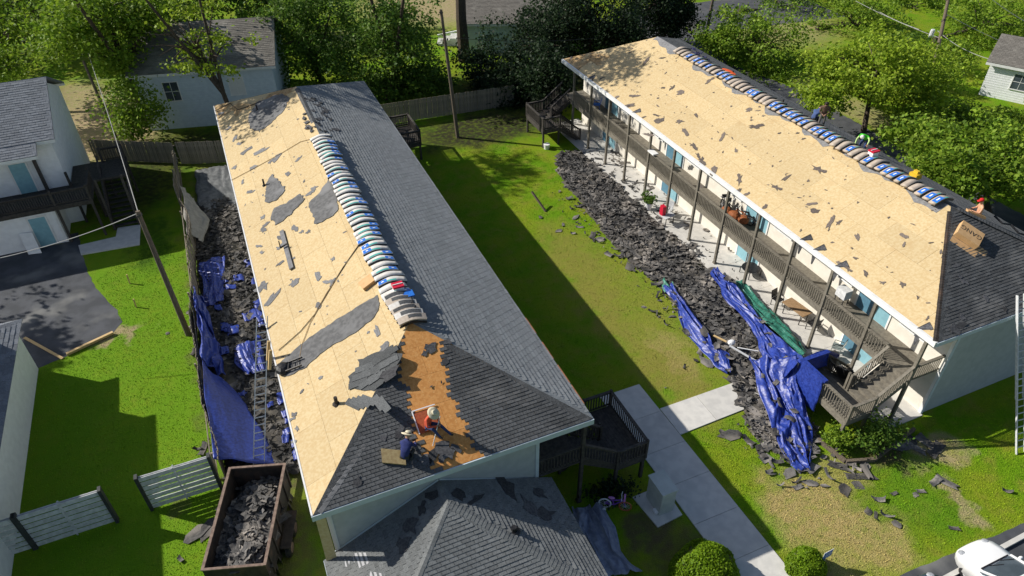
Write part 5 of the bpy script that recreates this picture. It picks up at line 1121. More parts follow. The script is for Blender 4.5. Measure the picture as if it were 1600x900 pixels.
tarp('blue_tarp', 'flat blue tarp hung over the far corner rail of the near stair deck', [(lx-.05, ly+1.7, 2.56), (lx-.05, ly+2.4, 2.56), (lx-.05, ly+3.22, 2.56), (lx+.8, ly+3.22, 2.56), (lx+1.45, ly+3.2, 2.56), (lx+2.5, ly+3.2, 1.9)], [(lx-.16, ly+1.55, .5), (lx-.2, ly+2.4, .5), (lx-.2, ly+3.3, .6), (lx+.8, ly+3.32, .8), (lx+1.45, ly+3.32, .7), (lx+2.5, ly+3.3, .4)], M_tarp, 40, 14, .05, 9)
for vs in TV[:3]:
    for k in range(13):
        p = vs[rnd.randrange(len(vs)//8, len(vs))]; s_ = rnd.uniform(.25, .7); o = link('torn_shingle', rnd.choice(SC_P)); o.matrix_world = Matrix.Translation(p+V((0, 0, .07))) @ Matrix.Rotation(rnd.gauss(0, .2), 4, 'X') @ Matrix.Rotation(rnd.uniform(0, 6.28), 4, 'Z') @ Matrix.Diagonal((s_, s_*.8, 1, 1))
        tag(o, 'torn dark shingle lying on top of a blue tarp in the courtyard', 'torn shingle', 'torn shingles on the blue tarps')
tarp('blue_tarp', 'dark blue tarp folded over the far rail inside the near stair deck', [(lx+.06, ly+1.75, 2.53), (lx+.08, ly+3.0, 2.53), (lx+.8, ly+3.02, 2.53), (lx+1.45, ly+3.02, 2.53)], [(lx+.1, ly+1.75, 1.75), (lx+.2, ly+2.85, 1.65), (lx+.8, ly+2.9, 1.7), (lx+1.45, ly+2.9, 1.75)], M_tarp, 40, 14, .04, 41)
MB().box(lx-.1, lx+.1, ly+1.6, ly+3.2, 2.46, 2.58).box(lx+.1, lx+1.5, ly+3.0, ly+3.2, 2.46, 2.58).solo('blue_tarp', M_tarp, 'top fold of the blue tarp along the far corner rail of the near stair deck', 'tarp')
tarp('black_plastic', 'sagging black plastic inside the tarped flight of the near stair deck', [(lx+1.5, ly+1.7, 2.2), (lx+2.4, ly+1.7, 1.5), (lx+3.2, ly+1.7, .9)], [(lx+1.5, ly+3.1, 2.3), (lx+2.4, ly+3.1, 1.5), (lx+3.2, ly+3.1, .7)], M_black, 34, 30, .35, 11, belly=-.5)
tarp('green_tarp', 'wrinkled green tarp along the patio edge behind the blue tarp', [(24.52,25.02,0.5), (23.77,23.07,0.55), (23.56,20.97,0.75), (23.44,19.11,0.9), (23.43,18.18,1)], [(25.12,25.04,0.3), (24.89,23.28,0.25), (25.09,22.04,0.2), (24.92,20.27,0.2), (24.55,18.9,0.3)], M_tarpg, 70, 18, .3, 6)
tarp('green_tarp', 'small green tarp corner at the lawn edge of the heap', [(20.99,27.14,0.1), (20.7,26.28,0.1)], [(21.51,26.77,0.3), (21.2,26.11,0.3)], M_tarpg, 18, 14, .3, 4)
tarp('blue_tarp', 'smooth blue tarp sheet sloping from the fence top down into the alley', [(-4.2, 28.9, 1.85), (-4.25, 26.5, 1.8), (-4.25, 24.4, 1.75), (-4.2, 22.7, 1.7)], [(-3.6, 28.6, .5), (-2.7, 26.6, .45), (-2.2, 24.6, .4), (-1.9, 22.4, .4)], M_tarp, 50, 34, .12, 14, freq=.35)
tarp('blue_tarp', 'gathered blue tarp hanging from the fence in the alley', [(-4.2, 35.5, 1.75), (-4.2, 33.8, 1.6), (-4.2, 31.5, 1.7), (-4.2, 29.2, 1.8)], [(-3.9, 35.5, .5), (-3.7, 33.5, .4), (-3.5, 31.0, .4), (-3.5, 29.0, .4)], M_tarp, 90, 50, .5, 15)
tarp('blue_tarp', 'crumpled blue tarp among the alley shingles below the left eave', [(-3.9, 39.5, .5), (-3.9, 37.0, .5), (-3.9, 35, .5)], [(-2.4, 39.7, .5), (-2.6, 37.5, .45), (-2.9, 35.2, .45)], M_tarp, 70, 50, .28, 16)
tarp('blue_tarp', 'twisted blue tarp heap in the middle of the alley', [(-2.8, 31.0, .5), (-2.9, 29.8, .45), (-2.4, 28.6, .45)], [(-1.4, 31.0, .45), (-1.5, 29.8, .5), (-1.4, 28.6, .45)], M_tarp, 70, 50, .3, 17)
for k, (x, y, w_) in enumerate(tuple((rnd.uniform(-3.6, -.8), rnd.uniform(23, 40), rnd.uniform(.25, .7)) for _ in range(22))+((-1.0, 38.5, .7), (-.95, 36.4, .6), (-.9, 34.2, .8), (-1.1, 32.9, .6), (-1.0, 26.4, .6), (-.8, 25.2, .6), (-.9, 24.0, .7), (-.9, 22.6, .6), (-1.6, 33.4, .8))):
    tarp('blue_tarp', 'small torn blue tarp piece lying among the alley shingles', [(x-w_/2, y-w_/2*rnd.uniform(.3, 1.4), .4), (x-w_/2, y+w_/2, .42)], [(x+w_/2, y-w_/2, .4), (x+w_/2*rnd.uniform(.3, 1.6), y+w_/2*rnd.uniform(.3, 1.4), .4)], M_tarp, 14, 14, .16, 20+k)['group'] = 'torn tarp pieces in the alley'
tarp('grey_sheet', 'grey landscape cloth spread in the far part of the alley', [(-3.4, 52.5, .1), (-3.4, 49, .15), (-3.5, 45.5, .3)], [(-.7, 52.3, .1), (-.8, 49, .2), (-.9, 45, .35)], M_tarpd, 40, 24, .2, 30)
tarp('grey_sheet', 'pale grey cloth billowing from the fence in the far alley', [(-4.15, 47.5, 1.8), (-4.1, 44, 1.7), (-4.2, 41.5, 1.6)], [(-3.6, 47, .6), (-2.9, 44, .6), (-3.5, 41.5, .6)], mat('pale fence cloth', (.34, .32, .28), (.27, .255, .225), 3, .85, .2, 9), 36, 18, .15, 31)
tarp('blue_grey_sheet', 'wrinkled blue grey sheet lying in the shade by the annex', [(9.09,15.42,0.1), (8.77,14.4,0.1), (8.7,12.89,0.1), (8.55,12.09,0.1)], [(10.19,15.11,0.1), (10.28,13.9,0.1), (9.94,12.89,0.1), (10.21,11.79,0.1)], M_tarpn, 90, 60, .42, 33)
debris('strip_pieces', [(-.9, 22), (-.45, 22), (-.45, 44), (-1.2, 44)], 160, lambda x, y: .45, (.3, .7), 0, '', 'torn shingles along the left wall', .25)
# ---------------------------------------------------------------- dump trailer full of shingles
DX = V((2.2, -.72, 0)).normalized(); DY = V((.33, .944, 0)); DY = V((-DX.y, DX.x, 0))
do = V((-5.02, 17.3, 0)); DW, DL, Z0, Z1 = 2.25, 4.55, .75, 2.0
t = thing('dump_trailer', 'rusty brown dump trailer loaded with torn shingles at the near end of the alley', 'trailer', do+DX*DW/2+DY*DL/2)
def db(a0, a1, b0, b1, z0, z1): return MB().ob(do+DX*a0+DY*b0+V((0, 0, z0)), DX*(a1-a0), DY*(b1-b0), V((0, 0, z1-z0)))
db(0, DW, 0, DL, Z0-.06, Z0).build('bed_floor', M_rust, t)
db(0, .05, 0, DL, Z0, Z1).build('side_panel', M_rust, t); db(DW-.05, DW, 0, DL, Z0, Z1).build('side_panel', M_rust, t)
db(.052, DW-.052, DL-.05, DL, Z0, Z1-.01).build('front_panel', M_rust, t); db(.052, DW-.052, 0, .05, Z0, Z1-.01).build('tailgate', M_rust, t)
M_rim = mat('worn steel rim', (.24, .17, .13), (.15, .10, .08), 6, .6, .2, 30)
for a0, a1, b0, b1 in ((-.04, .07, -.02, DL+.02), (DW-.07, DW+.04, -.02, DL+.02), (.072, DW-.072, DL-.07, DL+.03), (.072, DW-.072, -.03, .07)): db(a0, a1, b0, b1, Z1+.002, Z1+.06).build('top_rim', M_rim, t)
for b in (.4, 1.2, 2.0, 2.8, 3.6, 4.3):
    db(DW+.002, DW+.06, b, b+.08, Z0, Z1).build('rib', M_rust, t); db(-.06, -.002, b, b+.08, Z0, Z1).build('rib', M_rust, t)
db(.5, .62, -.2, DL+1.2, .45, .6).build('chassis_beam', M_steel, t); db(DW-.62, DW-.5, -.2, DL+1.2, .45, .6).build('chassis_beam', M_steel, t)
db(DW+.1, DW+.5, 1.3, 3.0, .92, .97).build('fender', M_rust, t); db(-.5, -.1, 1.3, 3.0, .92, .97).build('fender', M_rust, t)
for a in (DW+.28, -.28):
    for b in (1.7, 2.6):
        c = do+DX*a+DY*b+V((0, 0, .38)); wl = MB().lathe(c-DX*.11, [(.30, 0), (.38, .03), (.38, .19), (.30, .22)], 20, DX).build('wheel', M_black, t)
        MB().lathe(c-DX*.125, [(.06, -.01), (.2, 0), (.21, .25), (.06, .26)], 16, DX).build('rim', M_rim, wl)
dpoly = [tuple((do+DX*a+DY*b)[:2]) for a, b in ((.1, .1), (DW-.1, .1), (DW-.1, DL-.1), (.1, DL-.1))]
def dz(x, y):
    q = V((x, y, 0))-do; a, b = q.dot(DX), q.dot(DY)
    return Z0+.42+.5*math.exp(-((a-1.3)/.8)**2)*(.7+.3*math.sin(b*1.6+1))-(.35 if b > 3.5 else 0)
mound('load_mound', dpoly, dz, M_pileb, 'packed shingle load filling the dump trailer', .15)
debris('trailer_load', dpoly, 560, dz, (.2, .62), 45, 'torn shingle on the load inside the dump trailer', 'torn shingles inside the dump trailer', .1)
tag(MB().prism([(-.84, 15.5, 0), (-.42, 15.36, 0), (-.40, 15.44, 5.1), (-.72, 15.5, 5.1)], (0, .03, 0)).solo('plywood_sheet', M_osb, 'tall tan plywood strip standing at the near left corner of the left building', 'plywood'), None)
# ---------------------------------------------------------------- ladders
def ladder(label, a, b, width, side, n, m, ext=None):
    a, b = V(a), V(b); t = thing('ladder', label, 'ladder', a); s_ = V(side).normalized()*width/2
    nn = (b-a).cross(s_).normalized()
    for q in (-1, 1): MB().bar(a+s_*q, b+s_*q, .035, .09, up=nn).build('rail', m, t)
    if ext:
        for q in (-1, 1): MB().bar(a.lerp(b, ext[0])+s_*q*.86+nn*.07, a.lerp(b, ext[1])+s_*q*.86+nn*.07, .03, .08, up=nn).build('fly_rail', m, t)
    for k in range(1, n): c = a.lerp(b, k/n); MB().bar(c-s_, c+s_, .035).build('rung', m, t)
    return t
ladder('tall aluminium extension ladder leaning on the shaded end wall of the right building', (28.95, 10.0, 0), (29.75, 13.55, 6.3), .46, (1, -.12, 0), 23, M_metal, (.35, 1.0))
ladder('aluminium ladder leaning on the left eave beside the blue tarp', (-2.69,22.45,0.4), (-.86, 25.9, 5.9), .46, (1, -.1, 0), 20, M_metal)
for k, p in enumerate(((-0.55,23.71,5.54), (-0.57,23.14,5.53))):
    q = plane_pts(AL, p); MB().bar(q+V((-.5, 0, -.2)), q+V((-.25, .03, .75)), .09, .12).solo('ladder_post', M_lum, ['farther', 'nearer'][k]+' wooden ladder tip standing above the left eave', 'post', 'wooden ladder tips at the left eave')
q0, q1 = plane_pts(AL, (-0.47,22.57,5.57), .12), plane_pts(AL, (0.27,22.35,5.88), .12)
ladder('short dark ladder section lying on the left roof by the eave', q0, q1, .42, (q1-q0).cross(AL.n), 4, M_steel)
tag(MB().ell(tuple(plane_pts(AL, (-0.52,22.61,5.55), .1)), (.3, .35, .2), 9, 6).solo('tool_bag', M_black, 'black tool bag at the left eave beside the ladder top', 'bag'), None)
# ---------------------------------------------------------------- small yard things
t = thing('utility_cabinet', 'pale green grey utility cabinet on a concrete pad beside the sidewalk', 'cabinet', (12.55, 14.1, 0))
MB().prism([(11.75, 14.92, 0), (11.95, 13.25, 0), (13.2, 13.35, 0), (13.24, 14.95, 0)], (0, 0, .07)).build('pad', M_conc, t)
M_cab = mat('pale cabinet paint', (.50, .53, .50), (.44, .47, .44), 3, .5, .03, 20)
MB().box(12.28, 12.95, 13.68, 14.72, .071, 1.42).build('body', M_cab, t); MB().box(12.24, 12.99, 13.64, 14.76, 1.421, 1.5).build('lid', M_cab, t)
MB().box(12.15, 12.278, 13.75, 14.0, .1, .22).build('conduit_box', M_lblw, t); MB().box(12.4, 12.8, 13.672, 13.679, .3, 1.2).build('door_panel', M_cab, t)
for lab, p, q in (('upper short wooden stake on the left lawn', (-7.91,39.83,0), .62), ('lower short wooden stake on the left lawn', (-7.59,37.29,0), .55)):
    MB().bar(p, V(p)+V((.02, .05, q)), .07).solo('wooden_stake', M_lum, lab, 'stake')
MB().bar((18.1, 37.0, 0), (17.65, 38.3, .95), .12).solo('leaning_post', M_pole, 'short dark leaning post with cap on the courtyard lawn', 'post')
MB().bar((-11.0, 34.45, .1), (-8.75, 35.3, .12), .16, .14).solo('timber', M_lum, 'long pine timber lying along the driveway edge', 'timber')
MB().bar((-13.2, 36.9, .05), (-11.2, 34.25, .04), .14, .04).solo('timber', M_lum, 'pine board lying across the driveway from the house corner', 'timber')
for lab, a, b, w_, m in (('pale broken board on the shingle heap in the courtyard', (20.81,20.56,0.65), (21.61,18.58,0.55), .11, M_metal), ('thin white lath crossing the shingle heap', (21.04,20.24,0.7), (21.85,19.58,0.7), .05, M_lblw), ('tan board end sticking out of the shingle heap', (20.56,21.59,0.6), (20.88,20.91,0.6), .1, M_lum)):
    MB().bar(a, b, w_, .04).solo('board', m, lab, 'board')
tag(MB().ell((21.01,20.68,0.7), (.22, .17, .14), 9, 6).solo('white_bag', M_lblw, 'crumpled white bag on the shingle heap', 'bag'), None)
# raised bed with shrub beside the deck
t = thing('planting_bed', 'timber edged planting bed with low green shrubs below the near stair deck', 'planting bed', (22.6, 13.0, 0))
for a, b in (((21.1, 14.2), (21.35, 12.75)), ((21.35, 12.72), (22.6, 12.3)), ((22.6, 12.3), (25.6, 12.9))): MB().bar((*a, .1), (*b, .1), .14, .2).build('edging', M_pole, t)
tree('leafy_shrub', 'bright leafy shrub in the timber bed below the stair deck corner', (21.75, 13.5), (21.75, 13.5, .55), (.55, .6, .5), 'bright', 1500, .13, .03, clump=.14, cat='shrub', limbs=4)
tree('leafy_shrub', 'dark glossy shrub in shade under the stair deck', (23.2, 13.0), (23.2, 13.0, .75), (1.0, .6, .7), 'mid', 2400, .14, .03, clump=.2, cat='shrub', limbs=4)
tree('leafy_shrub', 'small shaded shrub under the near deck of the left building', (11.0, 15.2), (11.0, 15.3, .4), (.9, .5, .4), 'dark', 900, .14, .03, clump=.2, cat='shrub', limbs=3)
# ---------------------------------------------------------------- child's bicycle
M_purple = mat('purple paint', (.22, .08, .45), rough=.4); M_pink = mat('pink vinyl', (.6, .25, .55), rough=.5); M_orange = mat('orange tyre', (.45, .14, .05), rough=.6)
def bicycle(label, p, rz, sc, fm, tm, tm2, training=False, sm=None, tilt=.0):
    t = thing('bicycle', label, 'bicycle', (0, 0, 0)); R_ = .2
    def wheel(x, y, m):
        w_ = MB(); ring = [V((x+R_*math.cos(a), y, R_+R_*math.sin(a))) for a in np.linspace(0, 2*PI, 21)]
        o = w_.tube(ring, .026, 6, False).build('wheel', m, t); s_ = MB()
        for a in np.linspace(0, PI, 6, endpoint=False): s_.tube([(x+R_*math.cos(a), y, R_+R_*math.sin(a)), (x-R_*math.cos(a), y, R_-R_*math.sin(a))], .005, 4)
        s_.tube([(x, y-.06, R_), (x, y+.06, R_)], .02, 6).build('spokes', M_metal, o)
    wheel(-.34, 0, tm2); wheel(.34, 0, tm)
    f = MB()
    for a, b in (((-.34, 0, R_), (-.03, 0, .2)), ((-.03, 0, .2), (-.12, 0, .46)), ((-.34, 0, R_), (-.11, 0, .44)), ((-.03, 0, .2), (.22, 0, .44)), ((-.11, 0, .4), (.22, 0, .48)), ((.34, 0, R_), (.2, 0, .56))): f.tube([a, b], .02, 6)
    f.build('frame', fm, t)
    MB().tube([(.2, -.2, .66), (.18, -.1, .62), (.2, 0, .56), (.18, .1, .62), (.2, .2, .66)], .015, 6).build('handlebar', M_lblw, t)
    MB().ell((-.14, 0, .51), (.12, .06, .035), 10, 6).build('saddle', sm or M_pink, t); MB().box(.26, .32, -.1, .1, .52, .68).build('basket', sm or M_pink, t)
    MB().tube([(-.03, -.1, .14), (-.03, -.05, .2), (-.03, .05, .2), (-.03, .1, .26)], .013, 5).build('pedal_crank', M_steel, t)
    if training:
        for s_ in (-1, 1):
            MB().lathe((-.34, s_*.16, .07), [(.065, -.015), (.065, .015)], 12, (0, 1, 0)).build('training_wheel', M_lblw, t)
    t.location = p; t.rotation_euler = (tilt, 0, rz); t.scale = (sc,)*3
    return t
bicycle('small purple and pink child bicycle with training wheels in shade by the annex', (10.78,14.76,0), -.6, 1.25, M_purple, M_orange, M_lblw, True, tilt=-.1)
for k, (yy, m) in enumerate(((28.6, M_steel), (28.1, M_black), (27.4, mat('copper paint', (.35, .10, .03), rough=.4)))):
    bicycle(['grey bicycle farthest', 'black bicycle in the middle', 'copper coloured bicycle nearest'][k]+' in the clutter on the upper walkway', (25.9+.15*k, yy, 2.76), 1.2+.4*k, 1.5, m, M_black, M_black, sm=M_black)
for k, (x, y, s_) in enumerate(((25.7, 28.2, .3), (25.8, 27.6, .35), (26.0, 27.0, .32))):
    MB().ell((x, y, 3.2), (s_, s_*1.2, .25), 9, 6).solo('basket', mat('copper wicker %d' % k, (.32, .11, .04), (.2, .06, .02), 20, .7, .4, 40), ['farthest', 'middle', 'nearest'][k]+' copper brown basket on the cluttered upper walkway', 'basket', 'baskets on the walkway')
# ---------------------------------------------------------------- chairs, tables, pots on patio and walkway
def chair(label, p, rz, m, metal=True):
    t = thing('patio_chair', label, 'chair', (0, 0, 0))
    MB().box(-.24, .24, -.24, .24, .42, .46).build('seat', m, t); MB().ob((-.24, -.27, .47), (.48, 0, 0), (0, .03, 0), (0, -.1, .45)).build('backrest', m, t)
    for x in (-.22, .22):
        for y in (-.22, .22): MB().bar((x, y, 0), (x, y, .42), .03).build('leg', m, t)
        MB().bar((x, -.24, .64), (x, .2, .64), .04, .03).build('armrest', m, t); MB().bar((x, .2, .42), (x, .2, .63), .03).build('arm_post', m, t)
    t.location = p; t.rotation_euler = (0, 0, rz); return t
def table(label, p, w_, d, h, m, rz=0, round_=False):
    t = thing('patio_table', label, 'table', (0, 0, 0))
    (MB().lathe((0, 0, h-.04), [(w_/2, 0), (w_/2, .04)], 20) if round_ else MB().box(-w_/2, w_/2, -d/2, d/2, h-.04, h)).build('tabletop', m, t)
    for x in (-w_*.38, w_*.38):
        for y in (-d*.38, d*.38): MB().bar((x, y, 0), (x, y, h-.041), .04).build('leg', M_steel, t)
    t.location = p; t.rotation_euler = (0, 0, rz); return t
z0 = .056
table('wooden patio table between two dark chairs under the walkway', (25.95, 21.5, z0), .75, 1.5, .74, mat('table wood', (.38, .25, .14), (.3, .19, .1), 9, .6), .12)
chair('dark chair at the far end of the wooden patio table', (25.75, 22.75, z0), PI+.2, M_black); chair('dark chair at the near end of the wooden patio table', (26.1, 20.3, z0), .1, M_black)
chair('pale grey garden chair near the tarped stair deck', (26.0, 18.4, z0), .6, mat('grey green plastic', (.25, .29, .28), rough=.6)); MB().box(25.35, 25.7, 17.9, 18.25, z0, .5).solo('crate', M_steel, 'small dark crate beside the pale grey garden chair', 'crate')
table('round dark table tipped by the door on the patio', (26.2, 25.7, z0), 1.1, 1.1, .5, M_black, 0, True)
t = table('small grey bench table with red bag hanging over it on the patio', (24.75, 32.4, z0), .9, .5, .6, M_slat, .2); 
MB().box(24.35, 24.6, 32.5, 32.85, .62, 1.3).solo('red_bag', M_red, 'bright red bag hanging on the patio post', 'bag')
chair('metal chair on the patio behind the red bag', (25.3, 33.2, z0), 2.2, M_slat)
t = thing('potted_plant', 'green potted plant in a white pot at the patio edge', 'plant', (24.55, 34.4, z0)); MB().lathe((24.55, 34.4, z0), [(.18, 0), (.26, .45), (.24, .5)], 14).build('pot', M_lblw, t)
q = leaves((0, 0, .75), (.38, .38, .35), 420, .18, .12, .2); link('foliage', fastmesh('foliage', q, np.arange(len(q)).reshape(-1, 4), LF['mid']), t)
chair('blue chair on the far shaded upper walkway', (25.9, 44.6, 2.76), 1.0, M_blue)
MB().lathe((22.05, 45.2, 0), [(.2, 0), (.25, .4)], 14).solo('white_bucket', M_lblw, 'white bucket under the far stair deck', 'bucket')
MB().box(24.75, 25.15, 34.9, 35.6, 3.78, 3.86).solo('white_board', M_lblw, 'white board lying on the walkway rail', 'board')
t = thing('kamado_grill', 'grey cart with dark bags on the walkway in front of the paned window', 'cart', (26.1, 19.2, 2.76)); t.name = 'service_cart'
MB().box(25.9, 26.35, 18.9, 19.5, 3.2, 3.7).build('cart_body', M_slat, t)
for x in (25.95, 26.3):
    for y in (18.95, 19.45): MB().bar((x, y, 2.76), (x, y, 3.2), .04).build('leg', M_steel, t)
# ---------------------------------------------------------------- blue yard sign
t = thing('yard_sign', 'small blue yard sign with white border next to the round shrub', 'sign', (16.95, 9.25, 0)); sd = V((1, .05, 0)); sn = V((-.05, 1, 0))
c = V((16.95, 9.25, .8)); pn = MB().ob(c-sd*.24-V((0, 0, .24)), sd*.48, sn*.012, V((0, 0, .48))).build('sign_border', M_lblw, t)
MB().ob(c-sd*.21-V((0, 0, .21))-sn*.006, sd*.42, sn*.0055, V((0, 0, .42))).build('sign_panel', M_blue, t)
for z in (.08, -.02, -.1): MB().ob(c-sd*.13+V((0, 0, z))-sn*.009, sd*.26, sn*.0028, V((0, 0, .03))).build('print_bar', M_lblw, pn)
MB().bar((16.95, 9.28, 0), (16.95, 9.28, .7), .04).build('stake', M_metal, t)
# ---------------------------------------------------------------- cars
def car(label, c, m, L_=4.5, W_=1.84):
    t = thing('parked_car', label, 'car', (*c, 0)); x0, y1 = c[0], c[1]+L_/2
    st = [(0, .42, .42, .60), (.05, .58, .38, .70), (.16, .72, .34, .79), (.36, .84, .30, .88), (.7, .91, .26, .95), (1.15, .92, .24, 1.0), (1.9, .92, .24, 1.02), (3.2, .92, .24, 1.04), (3.9, .91, .26, 1.05), (4.35, .86, .3, 1.0), (4.5, .78, .42, .8)]
    vs = []; n = 11
    for s_, hw, zb, zt in st:
        for k in range(n):
            a = -1+2*k/(n-1); x = hw*math.copysign(min(1, abs(a)*1.25), a); z = zt-.09*abs(a)**2.2-(.0 if abs(a) < .8 else (abs(a)-.8)/.2*.10)
            vs.append((x0+x, y1-s_, z))
        for k in range(n-1, -1, -1):
            a = -1+2*k/(n-1); vs.append((x0+hw*a*(1.0), y1-s_, zb if abs(a) < .95 else zb+.05))
    r = 2*n; fs = [(i*r+k, (i+1)*r+k, (i+1)*r+(k+1) % r, i*r+(k+1) % r) for i in range(len(st)-1) for k in range(r)]
    MB().add(vs, fs+[tuple(range(r)), tuple((len(st)-1)*r+k for k in range(r-1, -1, -1))]).build('body', m, t, smooth=True)
    cab = [(1.12, .76, 1.0), (1.95, .66, 1.42), (2.3, .64, 1.48), (3.2, .64, 1.47), (3.8, .68, 1.3), (4.3, .76, 1.03)]
    vs = []; 
    for s_, hw, z in cab: vs += [(x0-hw, y1-s_, z), (x0-hw*.5, y1-s_, z+.03), (x0+hw*.5, y1-s_, z+.03), (x0+hw, y1-s_, z)]+[(x0+.86, y1-s_, .98), (x0-.86, y1-s_, .98)]
    fs = [(i*6+k, i*6+(k+1) % 6, (i+1)*6+(k+1) % 6, (i+1)*6+k) for i in range(5) for k in range(6)]
    MB().add(vs, fs+[tuple(range(5, -1, -1)), tuple(30+k for k in range(6))]).build('cabin', M_glass, t)
    MB().prism([(x0-.66, y1-3.25, 1.49), (x0+.66, y1-3.25, 1.49), (x0+.64, y1-1.95, 1.45), (x0-.64, y1-1.95, 1.45)], (0, 0, .05)).build('roof', m, t)
    for s_ in (-1, 1):
        MB().bar((x0+s_*.80, y1-1.1, 1.0), (x0+s_*.66, y1-1.95, 1.46), .07).build('windscreen_pillar', m, t)
        MB().ell((x0+s_*.62, y1-.30, .76), (.17, .20, .075), 10, 6).build('headlight', M_glasslamp, t); MB().ell((x0+s_*.98, y1-1.35, 1.05), (.12, .07, .08), 8, 6).build('mirror', m, t)
        for b in (.85, 3.6):
            w_ = MB().lathe((x0+s_*.80-.1, y1-b, .33), [(.26, 0), (.33, .03), (.33, .17), (.26, .2)], 18, (1, 0, 0)).build('wheel', M_black, t); MB().lathe((x0+s_*.80-.105, y1-b, .33), [(.05, 0), (.2, .01), (.2, .2), (.05, .21)], 14, (1, 0, 0)).build('rim', M_metal, w_)
    MB().box(x0-.40, x0+.40, y1-.03, y1+.012, .47, .57).build('grille', M_black, t); MB().bar((x0-.7, y1-1.06, 1.005), (x0+.7, y1-1.06, 1.005), .05, .03).build('wiper_cowl', M_black, t)
    for s_ in (-.35, .2): MB().bar((x0+s_, y1-1.1, 1.04), (x0+s_+.45, y1-1.3, 1.14), .02).build('wiper', M_black, t)
    return t
M_glasslamp = mat('clear lamp', (.45, .47, .5), (.3, .31, .33), 12, .12, spec=.7)
M_carw = mat('white car paint', (.78, .78, .78), rough=.25, spec=.5); M_carb = mat('dark blue car paint', (.03, .05, .09), rough=.22, spec=.6)
car('white hatchback parked nose to the lawn at the lower right corner', (22.35, 5.25), M_carw)
car('dark blue car just showing its bonnet at the bottom edge', (19.25, 5.05), M_carb)

